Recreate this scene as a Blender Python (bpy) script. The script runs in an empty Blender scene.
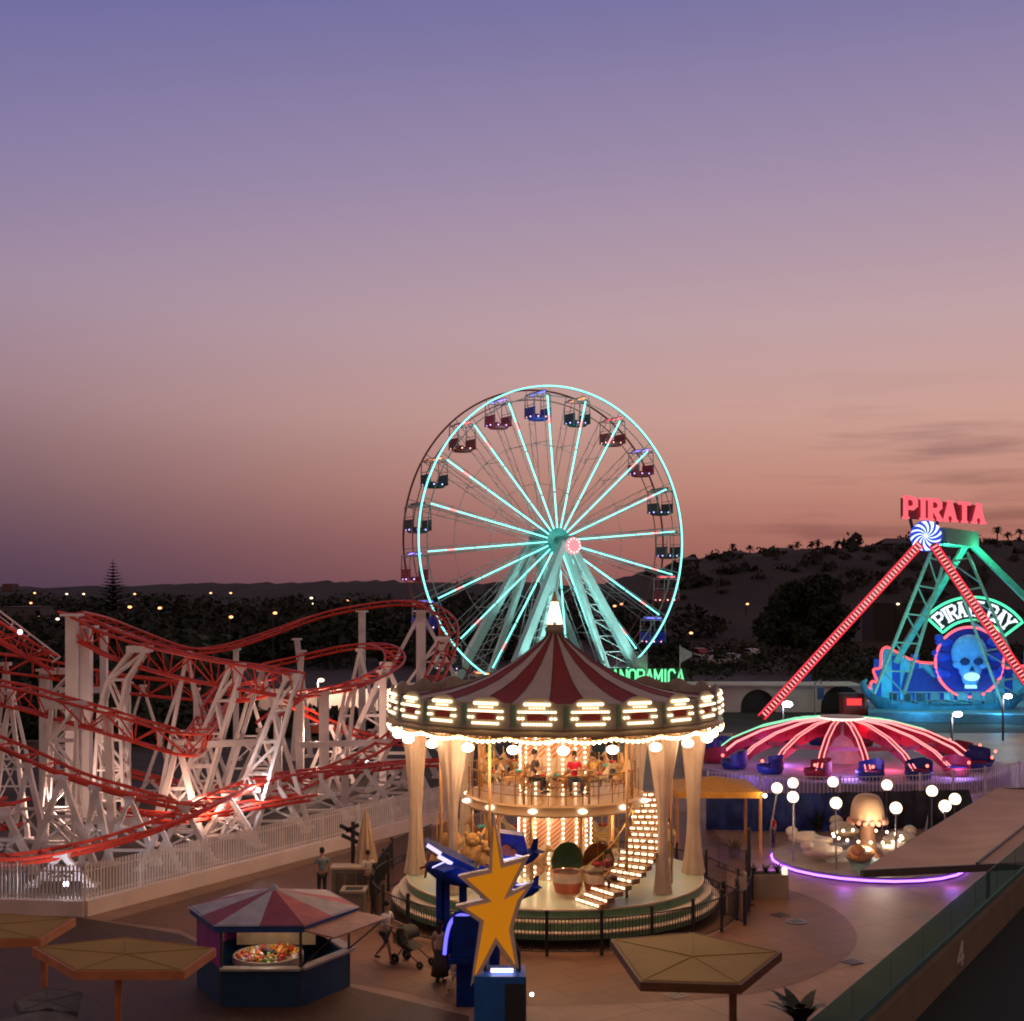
import bpy, math, random
from math import sin, cos, pi, radians, sqrt, atan2
from mathutils import Vector, Matrix
RND = random.Random(7)
SC = bpy.context.scene
COL = SC.collection
F, HZ, CX, H = 1300.0, 590.0, 512.0, 11.0      # focal length in pixels, horizon row, centre column, eye height (m)
def G(px, py, z=0.0):
    """Ground (or height z) point seen at a pixel of the photograph."""
    Y = F*(H-z)/(py-HZ)
    return Vector(((px-CX)*Y/F, Y, z))
def P(px, py, Y):
    """Point at distance Y seen at a pixel of the photograph."""
    return Vector(((px-CX)*Y/F, Y, H-(py-HZ)*Y/F))
def srgb(r, g, b):
    f = lambda c: (c/255/12.92 if c/255 <= .04045 else ((c/255+.055)/1.055)**2.4)
    return (f(r), f(g), f(b))

# ---------------------------------------------------------------- materials
_mats = {}
def M(name, rgb, rough=.6, metal=0.0, var=.18, scale=2.5, bump=.0, spec=.5, rgb2=None, trans=0.0):
    if name in _mats: return _mats[name]
    m = bpy.data.materials.new(name); m.use_nodes = True
    nt = m.node_tree; b = nt.nodes['Principled BSDF']
    b.inputs['Roughness'].default_value = rough; b.inputs['Metallic'].default_value = metal
    b.inputs['Specular IOR Level'].default_value = spec
    tc = nt.nodes.new('ShaderNodeTexCoord')
    n = nt.nodes.new('ShaderNodeTexNoise'); n.inputs['Scale'].default_value = scale; n.inputs['Detail'].default_value = 6
    nt.links.new(tc.outputs['Object'], n.inputs['Vector'])
    r = nt.nodes.new('ShaderNodeValToRGB')
    r.color_ramp.elements[0].position = .3; r.color_ramp.elements[1].position = .7
    a = rgb2 if rgb2 else tuple(c*(1-var) for c in rgb)
    c2 = rgb if rgb2 else tuple(min(1, c*(1+var)) for c in rgb)
    r.color_ramp.elements[0].color = (*a, 1); r.color_ramp.elements[1].color = (*c2, 1)
    nt.links.new(n.outputs['Fac'], r.inputs['Fac']); nt.links.new(r.outputs['Color'], b.inputs['Base Color'])
    if bump:
        n2 = nt.nodes.new('ShaderNodeTexNoise'); n2.inputs['Scale'].default_value = scale*6; n2.inputs['Detail'].default_value = 4
        nt.links.new(tc.outputs['Object'], n2.inputs['Vector'])
        bp = nt.nodes.new('ShaderNodeBump'); bp.inputs['Strength'].default_value = bump; bp.inputs['Distance'].default_value = .02
        nt.links.new(n2.outputs['Fac'], bp.inputs['Height']); nt.links.new(bp.outputs['Normal'], b.inputs['Normal'])
    if trans:
        t = nt.nodes.new('ShaderNodeBsdfTranslucent'); nt.links.new(r.outputs['Color'], t.inputs['Color'])
        mx = nt.nodes.new('ShaderNodeMixShader'); mx.inputs[0].default_value = trans
        out = nt.nodes['Material Output']
        nt.links.new(b.outputs[0], mx.inputs[1]); nt.links.new(t.outputs[0], mx.inputs[2]); nt.links.new(mx.outputs[0], out.inputs[0])
    _mats[name] = m
    return m
def E(name, rgb, strength):
    """A lit lamp, tube or LED strip."""
    if name in _mats: return _mats[name]
    m = bpy.data.materials.new(name); m.use_nodes = True
    nt = m.node_tree; nt.nodes.remove(nt.nodes['Principled BSDF'])
    e = nt.nodes.new('ShaderNodeEmission'); e.inputs[0].default_value = (*rgb, 1); e.inputs[1].default_value = strength
    nt.links.new(e.outputs[0], nt.nodes['Material Output'].inputs[0])
    _mats[name] = m
    return m
def glass(name, rgb, alpha=.35, rough=.05):
    if name in _mats: return _mats[name]
    m = bpy.data.materials.new(name); m.use_nodes = True
    nt = m.node_tree; b = nt.nodes['Principled BSDF']
    b.inputs['Base Color'].default_value = (*rgb, 1); b.inputs['Roughness'].default_value = rough
    tr = nt.nodes.new('ShaderNodeBsdfTransparent'); tr.inputs[0].default_value = (*[.55+.45*c/max(rgb) for c in rgb], 1)
    mx = nt.nodes.new('ShaderNodeMixShader'); mx.inputs[0].default_value = alpha
    nt.links.new(tr.outputs[0], mx.inputs[1]); nt.links.new(b.outputs[0], mx.inputs[2])
    nt.links.new(mx.outputs[0], nt.nodes['Material Output'].inputs[0])
    _mats[name] = m
    return m

# ---------------------------------------------------------------- mesh building
class MB:
    def __init__(s): s.v = []; s.f = []; s.mi = []; s.M = Matrix.Identity(4); s.m = 0
    def add(s, vs, fs):
        n = len(s.v); MM = s.M
        s.v += [tuple(MM @ Vector(v)) for v in vs]
        s.f += [[i+n for i in f] for f in fs]; s.mi += [s.m]*len(fs)
        return s
    def box(s, c, size, rz=0.0, taper=1.0):
        x, y, z = [k/2 for k in size]; ca, sa = cos(rz), sin(rz); vs = []
        for dz in (-1, 1):
            t = taper if dz > 0 else 1
            for dx, dy in ((-1,-1),(1,-1),(1,1),(-1,1)):
                a, b = dx*x*t, dy*y*t
                vs.append((c[0]+a*ca-b*sa, c[1]+a*sa+b*ca, c[2]+dz*z))
        return s.add(vs, [(3,2,1,0),(4,5,6,7),(0,1,5,4),(1,2,6,5),(2,3,7,6),(3,0,4,7)])
    def beam(s, p, q, w, h=None, w2=None, h2=None, up=(0,0,1)):
        h = w if h is None else h; w2 = w if w2 is None else w2; h2 = h if h2 is None else h2
        p = Vector(p); q = Vector(q); d = (q-p)
        if d.length < 1e-6: return s
        d.normalize(); u = Vector(up)
        if abs(d.dot(u)) > .98: u = Vector((0,1,0)) if abs(d.y) < .9 else Vector((1,0,0))
        a = d.cross(u).normalized(); b = a.cross(d).normalized()
        vs = []
        for c, ww, hh in ((p,w,h),(q,w2,h2)):
            for i, j in ((-1,-1),(1,-1),(1,1),(-1,1)): vs.append(c+a*(i*ww/2)+b*(j*hh/2))
        return s.add(vs, [(3,2,1,0),(4,5,6,7),(0,1,5,4),(1,2,6,5),(2,3,7,6),(3,0,4,7)])
    def tube(s, pts, r, n=6, closed=False, cap=True):
        pts = [Vector(p) for p in pts]; N = len(pts); rs = r if isinstance(r, (list, tuple)) else [r]*N
        vs = []; ref = None
        for i, p in enumerate(pts):
            if closed: d = pts[(i+1) % N]-pts[i-1]
            else: d = pts[min(i+1, N-1)]-pts[max(i-1, 0)]
            if d.length < 1e-9: d = Vector((0,0,1))
            d.normalize()
            if ref is None:
                u = Vector((0,0,1)) if abs(d.z) < .95 else Vector((1,0,0))
                ref = d.cross(u).normalized()
            ref = (ref-d*ref.dot(d))
            if ref.length < 1e-6: ref = d.orthogonal()
            ref.normalize(); b = d.cross(ref)
            for k in range(n):
                a = 2*pi*k/n; vs.append(p+ref*(cos(a)*rs[i])+b*(sin(a)*rs[i]))
        fs = []
        for i in range(N if closed else N-1):
            j = (i+1) % N
            for k in range(n):
                l = (k+1) % n; fs.append((i*n+k, i*n+l, j*n+l, j*n+k))
        if cap and not closed:
            fs.append(tuple(range(n))[::-1]); fs.append(tuple((N-1)*n+k for k in range(n)))
        return s.add(vs, fs)
    def lathe(s, prof, n=32, c=(0,0,0), a0=0.0, a1=2*pi, mats=None, ph=0.0):
        full = abs(a1-a0-2*pi) < 1e-6; m = n if full else n+1; vs = []
        for i in range(m):
            a = a0+(a1-a0)*i/n+ph
            for r, z in prof: vs.append((c[0]+r*cos(a), c[1]+r*sin(a), c[2]+z))
        k = len(prof); m0 = s.m
        for i in range(n):
            j = (i+1) % m
            fs = [(i*k+t, j*k+t, j*k+t+1, i*k+t+1) for t in range(k-1)]
            base = len(s.v) if i == 0 else base
            if i == 0: s.add(vs, [])
            s.f += [[q+base for q in f] for f in fs]
            s.mi += [mats(i, t) if mats else m0 for t in range(k-1)]
        return s
    def ball(s, c, r, n=10, k=6, sc=(1,1,1)):
        vs = [(c[0], c[1], c[2]-r*sc[2])]
        for i in range(1, k):
            t = -pi/2+pi*i/k
            for j in range(n):
                a = 2*pi*j/n; vs.append((c[0]+r*sc[0]*cos(t)*cos(a), c[1]+r*sc[1]*cos(t)*sin(a), c[2]+r*sc[2]*sin(t)))
        vs.append((c[0], c[1], c[2]+r*sc[2])); T = len(vs)-1
        fs = [(0, 1+(j+1) % n, 1+j) for j in range(n)]
        for i in range(k-2):
            for j in range(n):
                a = 1+i*n+j; b = 1+i*n+(j+1) % n; fs.append((a, b, b+n, a+n))
        fs += [(T, 1+(k-2)*n+j, 1+(k-2)*n+(j+1) % n) for j in range(n)]
        return s.add(vs, fs)
    def prism(s, pts, ext):
        pts = [Vector(p) for p in pts]; e = Vector(ext); n = len(pts)
        vs = pts+[p+e for p in pts]
        fs = [tuple(range(n))[::-1], tuple(range(n, 2*n))]+[(i, (i+1) % n, n+(i+1) % n, n+i) for i in range(n)]
        return s.add(vs, fs)
    def quad(s, *p): return s.add(p, [tuple(range(len(p)))])
    def grid(s, fn, nu, nv):
        vs = [fn(i/nu, j/nv) for j in range(nv+1) for i in range(nu+1)]; w = nu+1
        return s.add(vs, [(j*w+i, j*w+i+1, (j+1)*w+i+1, (j+1)*w+i) for j in range(nv) for i in range(nu)])
    def build(s, name, mat, parent=None, smooth=False, loc=None):
        me = bpy.data.meshes.new(name); me.from_pydata(s.v, [], s.f)
        for m in (mat if isinstance(mat, (list, tuple)) else [mat]): me.materials.append(m)
        me.polygons.foreach_set('material_index', s.mi)
        if smooth:
            me.polygons.foreach_set('use_smooth', [True]*len(me.polygons))
            if smooth == 'angle': me.set_sharp_from_angle(angle=radians(40))
        me.update()
        o = bpy.data.objects.new(name, me); COL.objects.link(o)
        if parent: o.parent = parent
        if loc is not None: o.location = loc
        return o
def tag(o, label=None, cat=None, group=None, kind=None):
    for k, v in (('label', label), ('category', cat), ('group', group), ('kind', kind)):
        if v: o[k] = v
    return o
def thing(name, label, cat, loc=(0,0,0), rz=0.0, group=None):
    o = bpy.data.objects.new(name, None); COL.objects.link(o); o.empty_display_size = .3
    o.location = loc; o.rotation_euler = (0, 0, rz)
    return tag(o, label, cat, group)
def dup(o, parent=None):
    c = o.copy(); COL.objects.link(c)
    if parent: c.parent = parent
    for ch in list(o.children): dup(ch, c)
    return c
def put(o, loc, rz=0.0, label=None, sc=None):
    o.location = loc; o.rotation_euler = (0, 0, rz)
    if sc: o.scale = (sc, sc, sc) if not isinstance(sc, tuple) else sc
    if label: o['label'] = label
    return o
def spline(pts, per=8, closed=False):
    pts = [Vector(p) for p in pts]; n = len(pts); out = []
    for i in range(n if closed else n-1):
        g = lambda k: pts[k % n] if closed else pts[max(0, min(n-1, k))]
        a, b, c, d = g(i-1), g(i), g(i+1), g(i+2)
        for j in range(per):
            t = j/per
            out.append(.5*((2*b)+(c-a)*t+(2*a-5*b+4*c-d)*t*t+(3*b-a-3*c+d)*t**3))
    if not closed: out.append(pts[-1].copy())
    return out
# stroke lettering: every letter is a set of bars inside a 0.6 x 1 cell
GLY = {'P': [[(0,0),(0,1)],[(0,1),(.38,1),(.54,.87),(.54,.63),(.38,.5),(0,.5)]], 'I': [[(.12,0),(.12,1)]],
 'R': [[(0,0),(0,1)],[(0,1),(.38,1),(.54,.87),(.54,.65),(.38,.5),(0,.5)],[(.24,.5),(.56,0)]],
 'A': [[(0,0),(.28,1),(.56,0)],[(.12,.34),(.44,.34)]], 'T': [[(.28,0),(.28,1)],[(0,1),(.56,1)]],
 'E': [[(.5,0),(0,0),(0,1),(.5,1)],[(0,.52),(.4,.52)]], 'N': [[(0,0),(0,1),(.52,0),(.52,1)]],
 'B': [[(0,0),(0,1),(.36,1),(.5,.88),(.5,.64),(.36,.52),(0,.52)],[(.36,.52),(.54,.38),(.54,.12),(.4,0),(0,0)]],
 'Y': [[(0,1),(.28,.5),(.56,1)],[(.28,.5),(.28,0)]], 'O': [[(.14,0),(0,.16),(0,.84),(.14,1),(.4,1),(.54,.84),(.54,.16),(.4,0),(.14,0)]],
 'M': [[(0,0),(0,1),(.3,.35),(.6,1),(.6,0)]], 'C': [[(.52,.2),(.4,0),(.14,0),(0,.16),(0,.84),(.14,1),(.4,1),(.52,.8)]],
 '4': [[(.42,0),(.42,1),(0,.3),(.56,.3)]]}
GW = {'I': .24, 'M': .6, ' ': .25}
SERIF = {'P': [(0,0),(0,1)], 'I': [(.12,0),(.12,1)], 'R': [(0,0),(0,1),(.56,0)], 'A': [(0,0),(.56,0),(.28,1)], 'T': [(.28,0)], 'B': [(0,0),(0,1)], 'Y': [(.28,0),(0,1),(.56,1)], 'E': [(0,0),(0,1)]}
def glyph(mb, ch, fn, w, d, slab=False):
    """fn maps a letter point (x, y, depth offset) to space."""
    k = 0
    for st in GLY.get(ch, []):
        for a, b in zip(st, st[1:]):
            k += 1; e = .003*k
            A = Vector((a[0], a[1], 0)); B = Vector((b[0], b[1], 0)); t = (B-A).normalized(); nn = Vector((-t.y, t.x, 0))*(w/2)
            A = A-t*(w*.36); B = B+t*(w*.36)
            q = [A+nn, A-nn, B-nn, B+nn]
            fr = [fn(p.x, p.y, -e) for p in q]; bk = [fn(p.x, p.y, d) for p in q]
            mb.add(fr+bk, [(0,1,2,3),(7,6,5,4),(0,4,5,1),(1,5,6,2),(2,6,7,3),(3,7,4,0)])
    if slab:
        for sx, sy in SERIF.get(ch, []):
            k += 1; e = .003*k+.002; y0 = sy-.06 if sy == 0 else sy-.04
            q = [(sx-.17, y0), (sx+.17, y0), (sx+.17, y0+.11), (sx-.17, y0+.11)]
            fr = [fn(a, b, -e) for a, b in q]; bk = [fn(a, b, d) for a, b in q]
            mb.add(fr+bk, [(0,1,2,3),(7,6,5,4),(0,4,5,1),(1,5,6,2),(2,6,7,3),(3,7,4,0)])
def text_width(t, gap): return sum(GW.get(c, .56)+gap for c in t)-gap

# ---------------------------------------------------------------- people
def skin(name, verts, edges, mat, parent, levels=1, root=0):
    me = bpy.data.meshes.new(name); me.from_pydata([v[:3] for v in verts], edges, [])
    o = bpy.data.objects.new(name, me); COL.objects.link(o)
    md = o.modifiers.new('s', 'SKIN'); md.use_smooth_shade = True
    for i, v in enumerate(verts):
        r = v[3] if isinstance(v[3], tuple) else (v[3], v[3])
        me.skin_vertices[0].data[i].radius = r
        me.skin_vertices[0].data[i].use_root = (i == root)
    if levels:
        sd = o.modifiers.new('d', 'SUBSURF'); sd.levels = levels; sd.render_levels = levels
    dg = bpy.context.evaluated_depsgraph_get(); dg.update()
    nm = bpy.data.meshes.new_from_object(o.evaluated_get(dg)); nm.name = name
    o.modifiers.clear(); o.data = nm; bpy.data.meshes.remove(me)
    nm.materials.clear(); nm.materials.append(mat)
    if parent: o.parent = parent
    return o
SKIN = M('skin', (.38,.22,.15), .55, var=.06)
def person(label, loc, rz, h=1.72, shirt=(.5,.5,.5), legs=(.05,.05,.07), pose='stand', hair=(.015,.012,.01), longhair=False, shorts=False, dress=False, arms='down', group=None):
    """Body faces local -Y before turning by rz."""
    t = thing('person', label, 'person', loc, rz, group)
    s = h/1.72
    hip = .92; kn = {}; an = {}; hy = 0.0
    if pose == 'stand':
        for x in (-1, 1): kn[x] = (x*.1, -.02, .5); an[x] = (x*.11, .02, .07)
    elif pose == 'walk':
        kn = {-1: (-.09, -.2, .5), 1: (.09, .06, .5)}; an = {-1: (-.09, -.26, .08), 1: (.09, .4, .13)}
    else:                                                # astride a seat
        hip = .62
        for x in (-1, 1): kn[x] = (x*.2, -.36, .56); an[x] = (x*.2, -.34, .12)
    sh = hip+.5; ln = {'seat': -.06, 'walk': -.05}.get(pose, 0)
    hand = {}; elb = {}
    for x in (-1, 1):
        if arms == 'push': elb[x] = (x*.24, -.14, sh-.26); hand[x] = (x*.2, -.44, sh-.3)
        elif arms == 'hold': elb[x] = (x*.23, -.16, sh-.27); hand[x] = (x*.07, -.38, sh-.22)
        else: elb[x] = (x*.25, .03, sh-.28); hand[x] = (x*.26, -.05, sh-.54)
    V = [(0,0,hip,.115), (0,ln*.4,hip+.2,.105), (0,ln,hip+.38,(.135,.105)), (0,ln,sh+.05,.06), (0,ln-.015,sh+.12,.052), (0,ln-.02,sh+.2,(.072,.085)), (0,ln-.015,sh+.31,(.066,.075))]
    Eg = [(0,1),(1,2),(2,3),(3,4),(4,5),(5,6)]
    for x in (-1, 1):
        b = len(V); V += [(x*.19,ln,sh,.062), (*elb[x],.042), (*hand[x],.03)]
        Eg += [(2,b),(b,b+1),(b+1,b+2)]
        hx, hyy, hz = hand[x]; d = (Vector(hand[x])-Vector(elb[x])).normalized(); q = len(V)
        pm = Vector(hand[x])+d*.06; V.append((*pm,.026)); Eg.append((b+2,q))
        side = Vector((0,1,0)) if arms == 'down' else Vector((1,0,0))
        for k in range(4):
            f0 = pm+d*(.045 if k in (1,2) else .035)+side*((k-1.5)*.019); f1 = f0+d*.03+Vector((-x*.012,0,-.01))
            n = len(V); V += [(*f0,.009), (*f1,.008)]; Eg += [(q,n),(n,n+1)]
        n = len(V); th = Vector(hand[x])+d*.04+side*(-.04); V.append((*th,.01)); Eg.append((b+2,n))
        b = len(V); V += [(x*.09,0,hip-.06,.088), (*kn[x],.055), (*an[x],.036)]
        fd = Vector((0,-1,0)); V.append((an[x][0],an[x][1]-.15,an[x][2]-.04,.028))
        Eg += [(0,b),(b,b+1),(b+1,b+2),(b+2,b+3)]
    V = [(a*s, b*s, c*s, tuple(k*s for k in r) if isinstance(r, tuple) else r*s) for a, b, c, r in V]
    skin('body', V, Eg, SKIN, t, 1)
    c = '_%d' % len(_mats)
    sm = M('cloth'+c, shirt, .85, var=.12, scale=8); lm = M('cloth'+c+'b', legs, .85, var=.12, scale=8); hm = M('hair'+c, hair, .7)
    # shirt with sleeves
    S = [(0,0,hip-.02,.135), (0,ln*.4,hip+.2,.125), (0,ln,hip+.38,(.155,.122)), (0,ln,sh+.045,.075)]; SE = [(0,1),(1,2),(2,3)]
    for x in (-1, 1):
        b = len(S); e = Vector(elb[x]); u = Vector((x*.19,ln,sh)); S += [(*u,.078), (*(u.lerp(e,.75)),.062)]; SE += [(2,b),(b,b+1)]
    skin('shirt', [(a*s,b*s,c_*s, tuple(k*s for k in r) if isinstance(r, tuple) else r*s) for a,b,c_,r in S], SE, sm, t, 1)
    if dress:
        mb = MB(); mb.lathe([(.15*s,(hip+.05)*s),(.2*s,(hip-.3)*s),(.27*s,.2*s),(.25*s,.22*s)], 14); mb.build('skirt', lm, t, True)
    else:
        L = [(0,0,hip,.128)]; LE = []
        for x in (-1, 1):
            b = len(L); k = Vector(kn[x]); a_ = Vector(an[x])
            L += [(x*.09,0,hip-.08,.102), (*(k if not shorts else Vector((x*.09,0,hip-.08)).lerp(k,.85)),.076)]; LE += [(0,b),(b,b+1)]
            if not shorts: L.append((*(k.lerp(a_,.93)),.055)); LE.append((b+1,b+2))
        skin('shorts' if shorts else 'trousers', [(a*s,b*s,c_*s,r*s) for a,b,c_,r in L], LE, lm, t, 1)
    mb = MB()
    hz_ = sh+.27
    mb.ball((0,(ln+.012)*s,hz_*s+.03*s), .105*s, 12, 8, (.86,1,1.05))
    if longhair: mb.ball((0,(ln+.06)*s,(hz_-.13)*s), .1*s, 10, 8, (.95,.6,1.7))
    mb.build('hair', hm, t, True)
    mb = MB()
    for x in (-1, 1):
        mb.ball((x*.03*s,(ln-.105)*s,(sh+.235)*s), .012*s, 6, 4)
    mb.ball((0,(ln-.108)*s,(sh+.155)*s), .02*s, 6, 4, (1.2,.5,.35))
    mb.build('face_feature', M('eye', (.03,.02,.02), .4), t)
    mb = MB()
    mb.ball((0,(ln-.115)*s,(sh+.2)*s), .018*s, 6, 4, (.8,1,1.3))
    for x in (-1, 1): mb.ball((x*.08*s,(ln-.01)*s,(sh+.215)*s), .026*s, 6, 4, (.45,.8,1.2))
    mb.build('ear', SKIN, t)
    mb = MB()
    for x in (-1, 1): mb.ball((an[x][0]*s,(an[x][1]-.07)*s,max(.045,(an[x][2]-.03))*s), .055*s, 8, 5, (.85,2.3,.75))
    mb.build('shoes', M('shoe', (.03,.03,.035), .6), t, True)
    return t
# ================================================================ camera, sky, light
cam = bpy.data.cameras.new('camera'); cam.lens = F/1024*36; cam.sensor_width = 36; cam.shift_y = (HZ-510.5)/1024
cam.clip_end = 9000; cam.clip_start = .3
co = bpy.data.objects.new('camera', cam); COL.objects.link(co); co.location = (0,0,H); co.rotation_euler = (pi/2,0,0); SC.camera = co
SC.view_settings.view_transform = 'Standard'; SC.view_settings.look = 'None'; SC.view_settings.exposure = 0; SC.view_settings.gamma = 1
SC.cycles.use_denoising = True; SC.cycles.max_bounces = 6; SC.cycles.transparent_max_bounces = 12
SC.cycles.sample_clamp_indirect = 4.0; SC.cycles.filter_width = 1.9

W = bpy.data.worlds.new('World'); SC.world = W; W.use_nodes = True
nt = W.node_tree; bg = nt.nodes['Background']; nd = nt.nodes.new; lk = nt.links.new
SUN_EL, SUN_ROT = radians(1.0), radians(28)
def ramp(stops):
    r = nd('ShaderNodeValToRGB'); el = r.color_ramp.elements
    while len(el) < len(stops): el.new(.5)
    for e, (p, c) in zip(el, stops): e.position = p; e.color = (*srgb(*c), 1)
    return r
tc = nd('ShaderNodeTexCoord'); sx = nd('ShaderNodeSeparateXYZ'); lk(tc.outputs['Generated'], sx.inputs[0])
def math_(op, a, b=None, clamp=False):
    m = nd('ShaderNodeMath'); m.operation = op; m.use_clamp = clamp
    for i, k in enumerate((a, b)):
        if k is None: continue
        if isinstance(k, (int, float)): m.inputs[i].default_value = k
        else: lk(k, m.inputs[i])
    return m.outputs[0]
zz = math_('MAXIMUM', sx.outputs[2], 0.0)
# ramp position = sin(elevation)
left = ramp([(0,(82,61,80)),(.03,(93,70,88)),(.07,(111,86,98)),(.107,(127,100,110)),(.145,(143,116,130)),(.22,(147,129,156)),(.31,(124,117,163)),(.41,(96,99,158)),(.55,(108,94,114)),(1,(128,101,98))])
right = ramp([(0,(152,94,87)),(.04,(174,113,102)),(.08,(195,139,124)),(.13,(204,159,148)),(.20,(192,161,165)),(.30,(162,143,169)),(.41,(124,118,163)),(.55,(114,98,116)),(1,(128,101,98))])
back = ramp([(0,(128,96,86)),(.2,(144,112,104)),(.5,(136,110,108)),(1,(136,109,106))])
for r in (left, right, back): lk(zz, r.inputs[0])
# how far round towards the sunset: dot product with its direction
az = radians(30)
dotp = math_('ADD', math_('MULTIPLY', sx.outputs[0], sin(az)), math_('MULTIPLY', sx.outputs[1], cos(az)))
hl = math_('SQRT', math_('ADD', math_('MULTIPLY', sx.outputs[0], sx.outputs[0]), math_('MULTIPLY', sx.outputs[1], sx.outputs[1])))
az_n = math_('DIVIDE', sx.outputs[0], math_('MAXIMUM', hl, .001))
front = math_('GREATER_THAN', sx.outputs[1], 0)
fac0 = nd('ShaderNodeMapRange'); fac0.interpolation_type = 'SMOOTHSTEP'
lk(math_('DIVIDE', dotp, math_('MAXIMUM', hl, .001)), fac0.inputs[0]); lk(math_('SUBTRACT', .60, math_('MULTIPLY', math_('MINIMUM', zz, .2), 1.2)), fac0.inputs[1]); fac0.inputs[2].default_value = 1.04
mix = nd('ShaderNodeMix'); mix.data_type = 'RGBA'; lk(fac0.outputs[0], mix.inputs[0]); lk(left.outputs[0], mix.inputs[6]); lk(right.outputs[0], mix.inputs[7])
bk = nd('ShaderNodeMapRange'); bk.interpolation_type = 'SMOOTHSTEP'; lk(math_('DIVIDE', sx.outputs[1], math_('MAXIMUM', hl, .001)), bk.inputs[0]); bk.inputs[1].default_value = .45; bk.inputs[2].default_value = -.3
mixb = nd('ShaderNodeMix'); mixb.data_type = 'RGBA'; lk(bk.outputs[0], mixb.inputs[0]); lk(mix.outputs[2], mixb.inputs[6]); lk(back.outputs[0], mixb.inputs[7])
# thin streaks of cloud
mp = nd('ShaderNodeMapping'); mp.inputs['Scale'].default_value = (2.6, 2.6, 26); mp.inputs['Rotation'].default_value = (0, radians(5), 0); mp.inputs['Location'].default_value = (3.6,1.2,.45)
lk(tc.outputs['Generated'], mp.inputs[0])
ns = nd('ShaderNodeTexNoise'); ns.inputs['Scale'].default_value = 1.6; ns.inputs['Detail'].default_value = 7; ns.inputs['Roughness'].default_value = .55; lk(mp.outputs[0], ns.inputs['Vector'])
cr = nd('ShaderNodeMapRange'); cr.interpolation_type = 'SMOOTHSTEP'; lk(ns.outputs[0], cr.inputs[0]); cr.inputs[1].default_value = .50; cr.inputs[2].default_value = .68
band = nd('ShaderNodeMapRange'); band.interpolation_type = 'SMOOTHSTEP'; lk(sx.outputs[2], band.inputs[0]); band.inputs[1].default_value = .17; band.inputs[2].default_value = .10
azm = nd('ShaderNodeMapRange'); lk(az_n, azm.inputs[0]); azm.inputs[1].default_value = .12; azm.inputs[2].default_value = .22
cf = math_('MULTIPLY', math_('MULTIPLY', cr.outputs[0], math_('MULTIPLY', band.outputs[0], azm.outputs[0])), .6)
cm = nd('ShaderNodeMix'); cm.data_type = 'RGBA'; cm.blend_type = 'MULTIPLY'; lk(cf, cm.inputs[0]); lk(mixb.outputs[2], cm.inputs[6]); cm.inputs[7].default_value = (.42,.42,.52,1)
sky = nd('ShaderNodeTexSky'); sky.sky_type = 'NISHITA'; sky.sun_disc = False; sky.sun_elevation = SUN_EL; sky.sun_rotation = SUN_ROT
sv = nd('ShaderNodeVectorMath'); sv.operation = 'SCALE'; sv.inputs['Scale'].default_value = .002; lk(sky.outputs[0], sv.inputs[0])
av = nd('ShaderNodeVectorMath'); av.operation = 'ADD'; lk(cm.outputs[2], av.inputs[0]); lk(sv.outputs[0], av.inputs[1])
lk(av.outputs[0], bg.inputs[0]); bg.inputs[1].default_value = 1.0
def lamp(name, loc, rgb, watts, radius=.15, label=None, kind='POINT', parent=None, target=None, spot=1.2):
    l = bpy.data.lights.new(name, kind); l.energy = watts; l.color = rgb
    l.shadow_soft_size = radius
    if kind == 'SPOT': l.spot_size = spot; l.spot_blend = .6
    o = bpy.data.objects.new(name, l); COL.objects.link(o); o.location = loc
    if parent: o.parent = parent
    if target is not None: o.rotation_euler = (Vector(target)-Vector(loc)).to_track_quat('-Z', 'Y').to_euler()
    return o

# ================================================================ shared materials
WHITE = M('white_paint', (.62,.58,.56), .5, var=.1); CREAM = M('cream_paint', (.68,.55,.40), .45, var=.08)
RED = M('red_steel', (.60,.05,.025), .42, var=.2, scale=1.2); IRON = M('dark_iron', (.025,.024,.026), .5)
STEEL = M('grey_steel', (.3,.3,.31), .4, metal=.6); GOLD = M('brass', (.6,.38,.12), .3, metal=.7)
BULB = E('warm_bulb', (1,.68,.42), 8.0); GLOBE = E('globe_glow', (1,.76,.54), 2.6); CGLOBE = E('carousel_globe', (1,.66,.40), 18.0); TEAL = E('teal_neon', (.22,.92,.80), 2.4)
WARMSTRIP = E('warm_bulb_row', (1,.68,.42), 3.2)
REDNEON = E('red_neon', (1,.08,.09), 2.2); PINKN = E('pink_neon', (1,.12,.16), 2.2); GREENN = E('green_neon', (.08,.95,.4), 2.0)
PURP = E('purple_led', (.36,.12,1), 5.0); SODIUM = E('sodium_lamp', (1,.36,.13), 4.0); COOL = E('cool_lamp', (.95,.9,1), 12.0)

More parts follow.
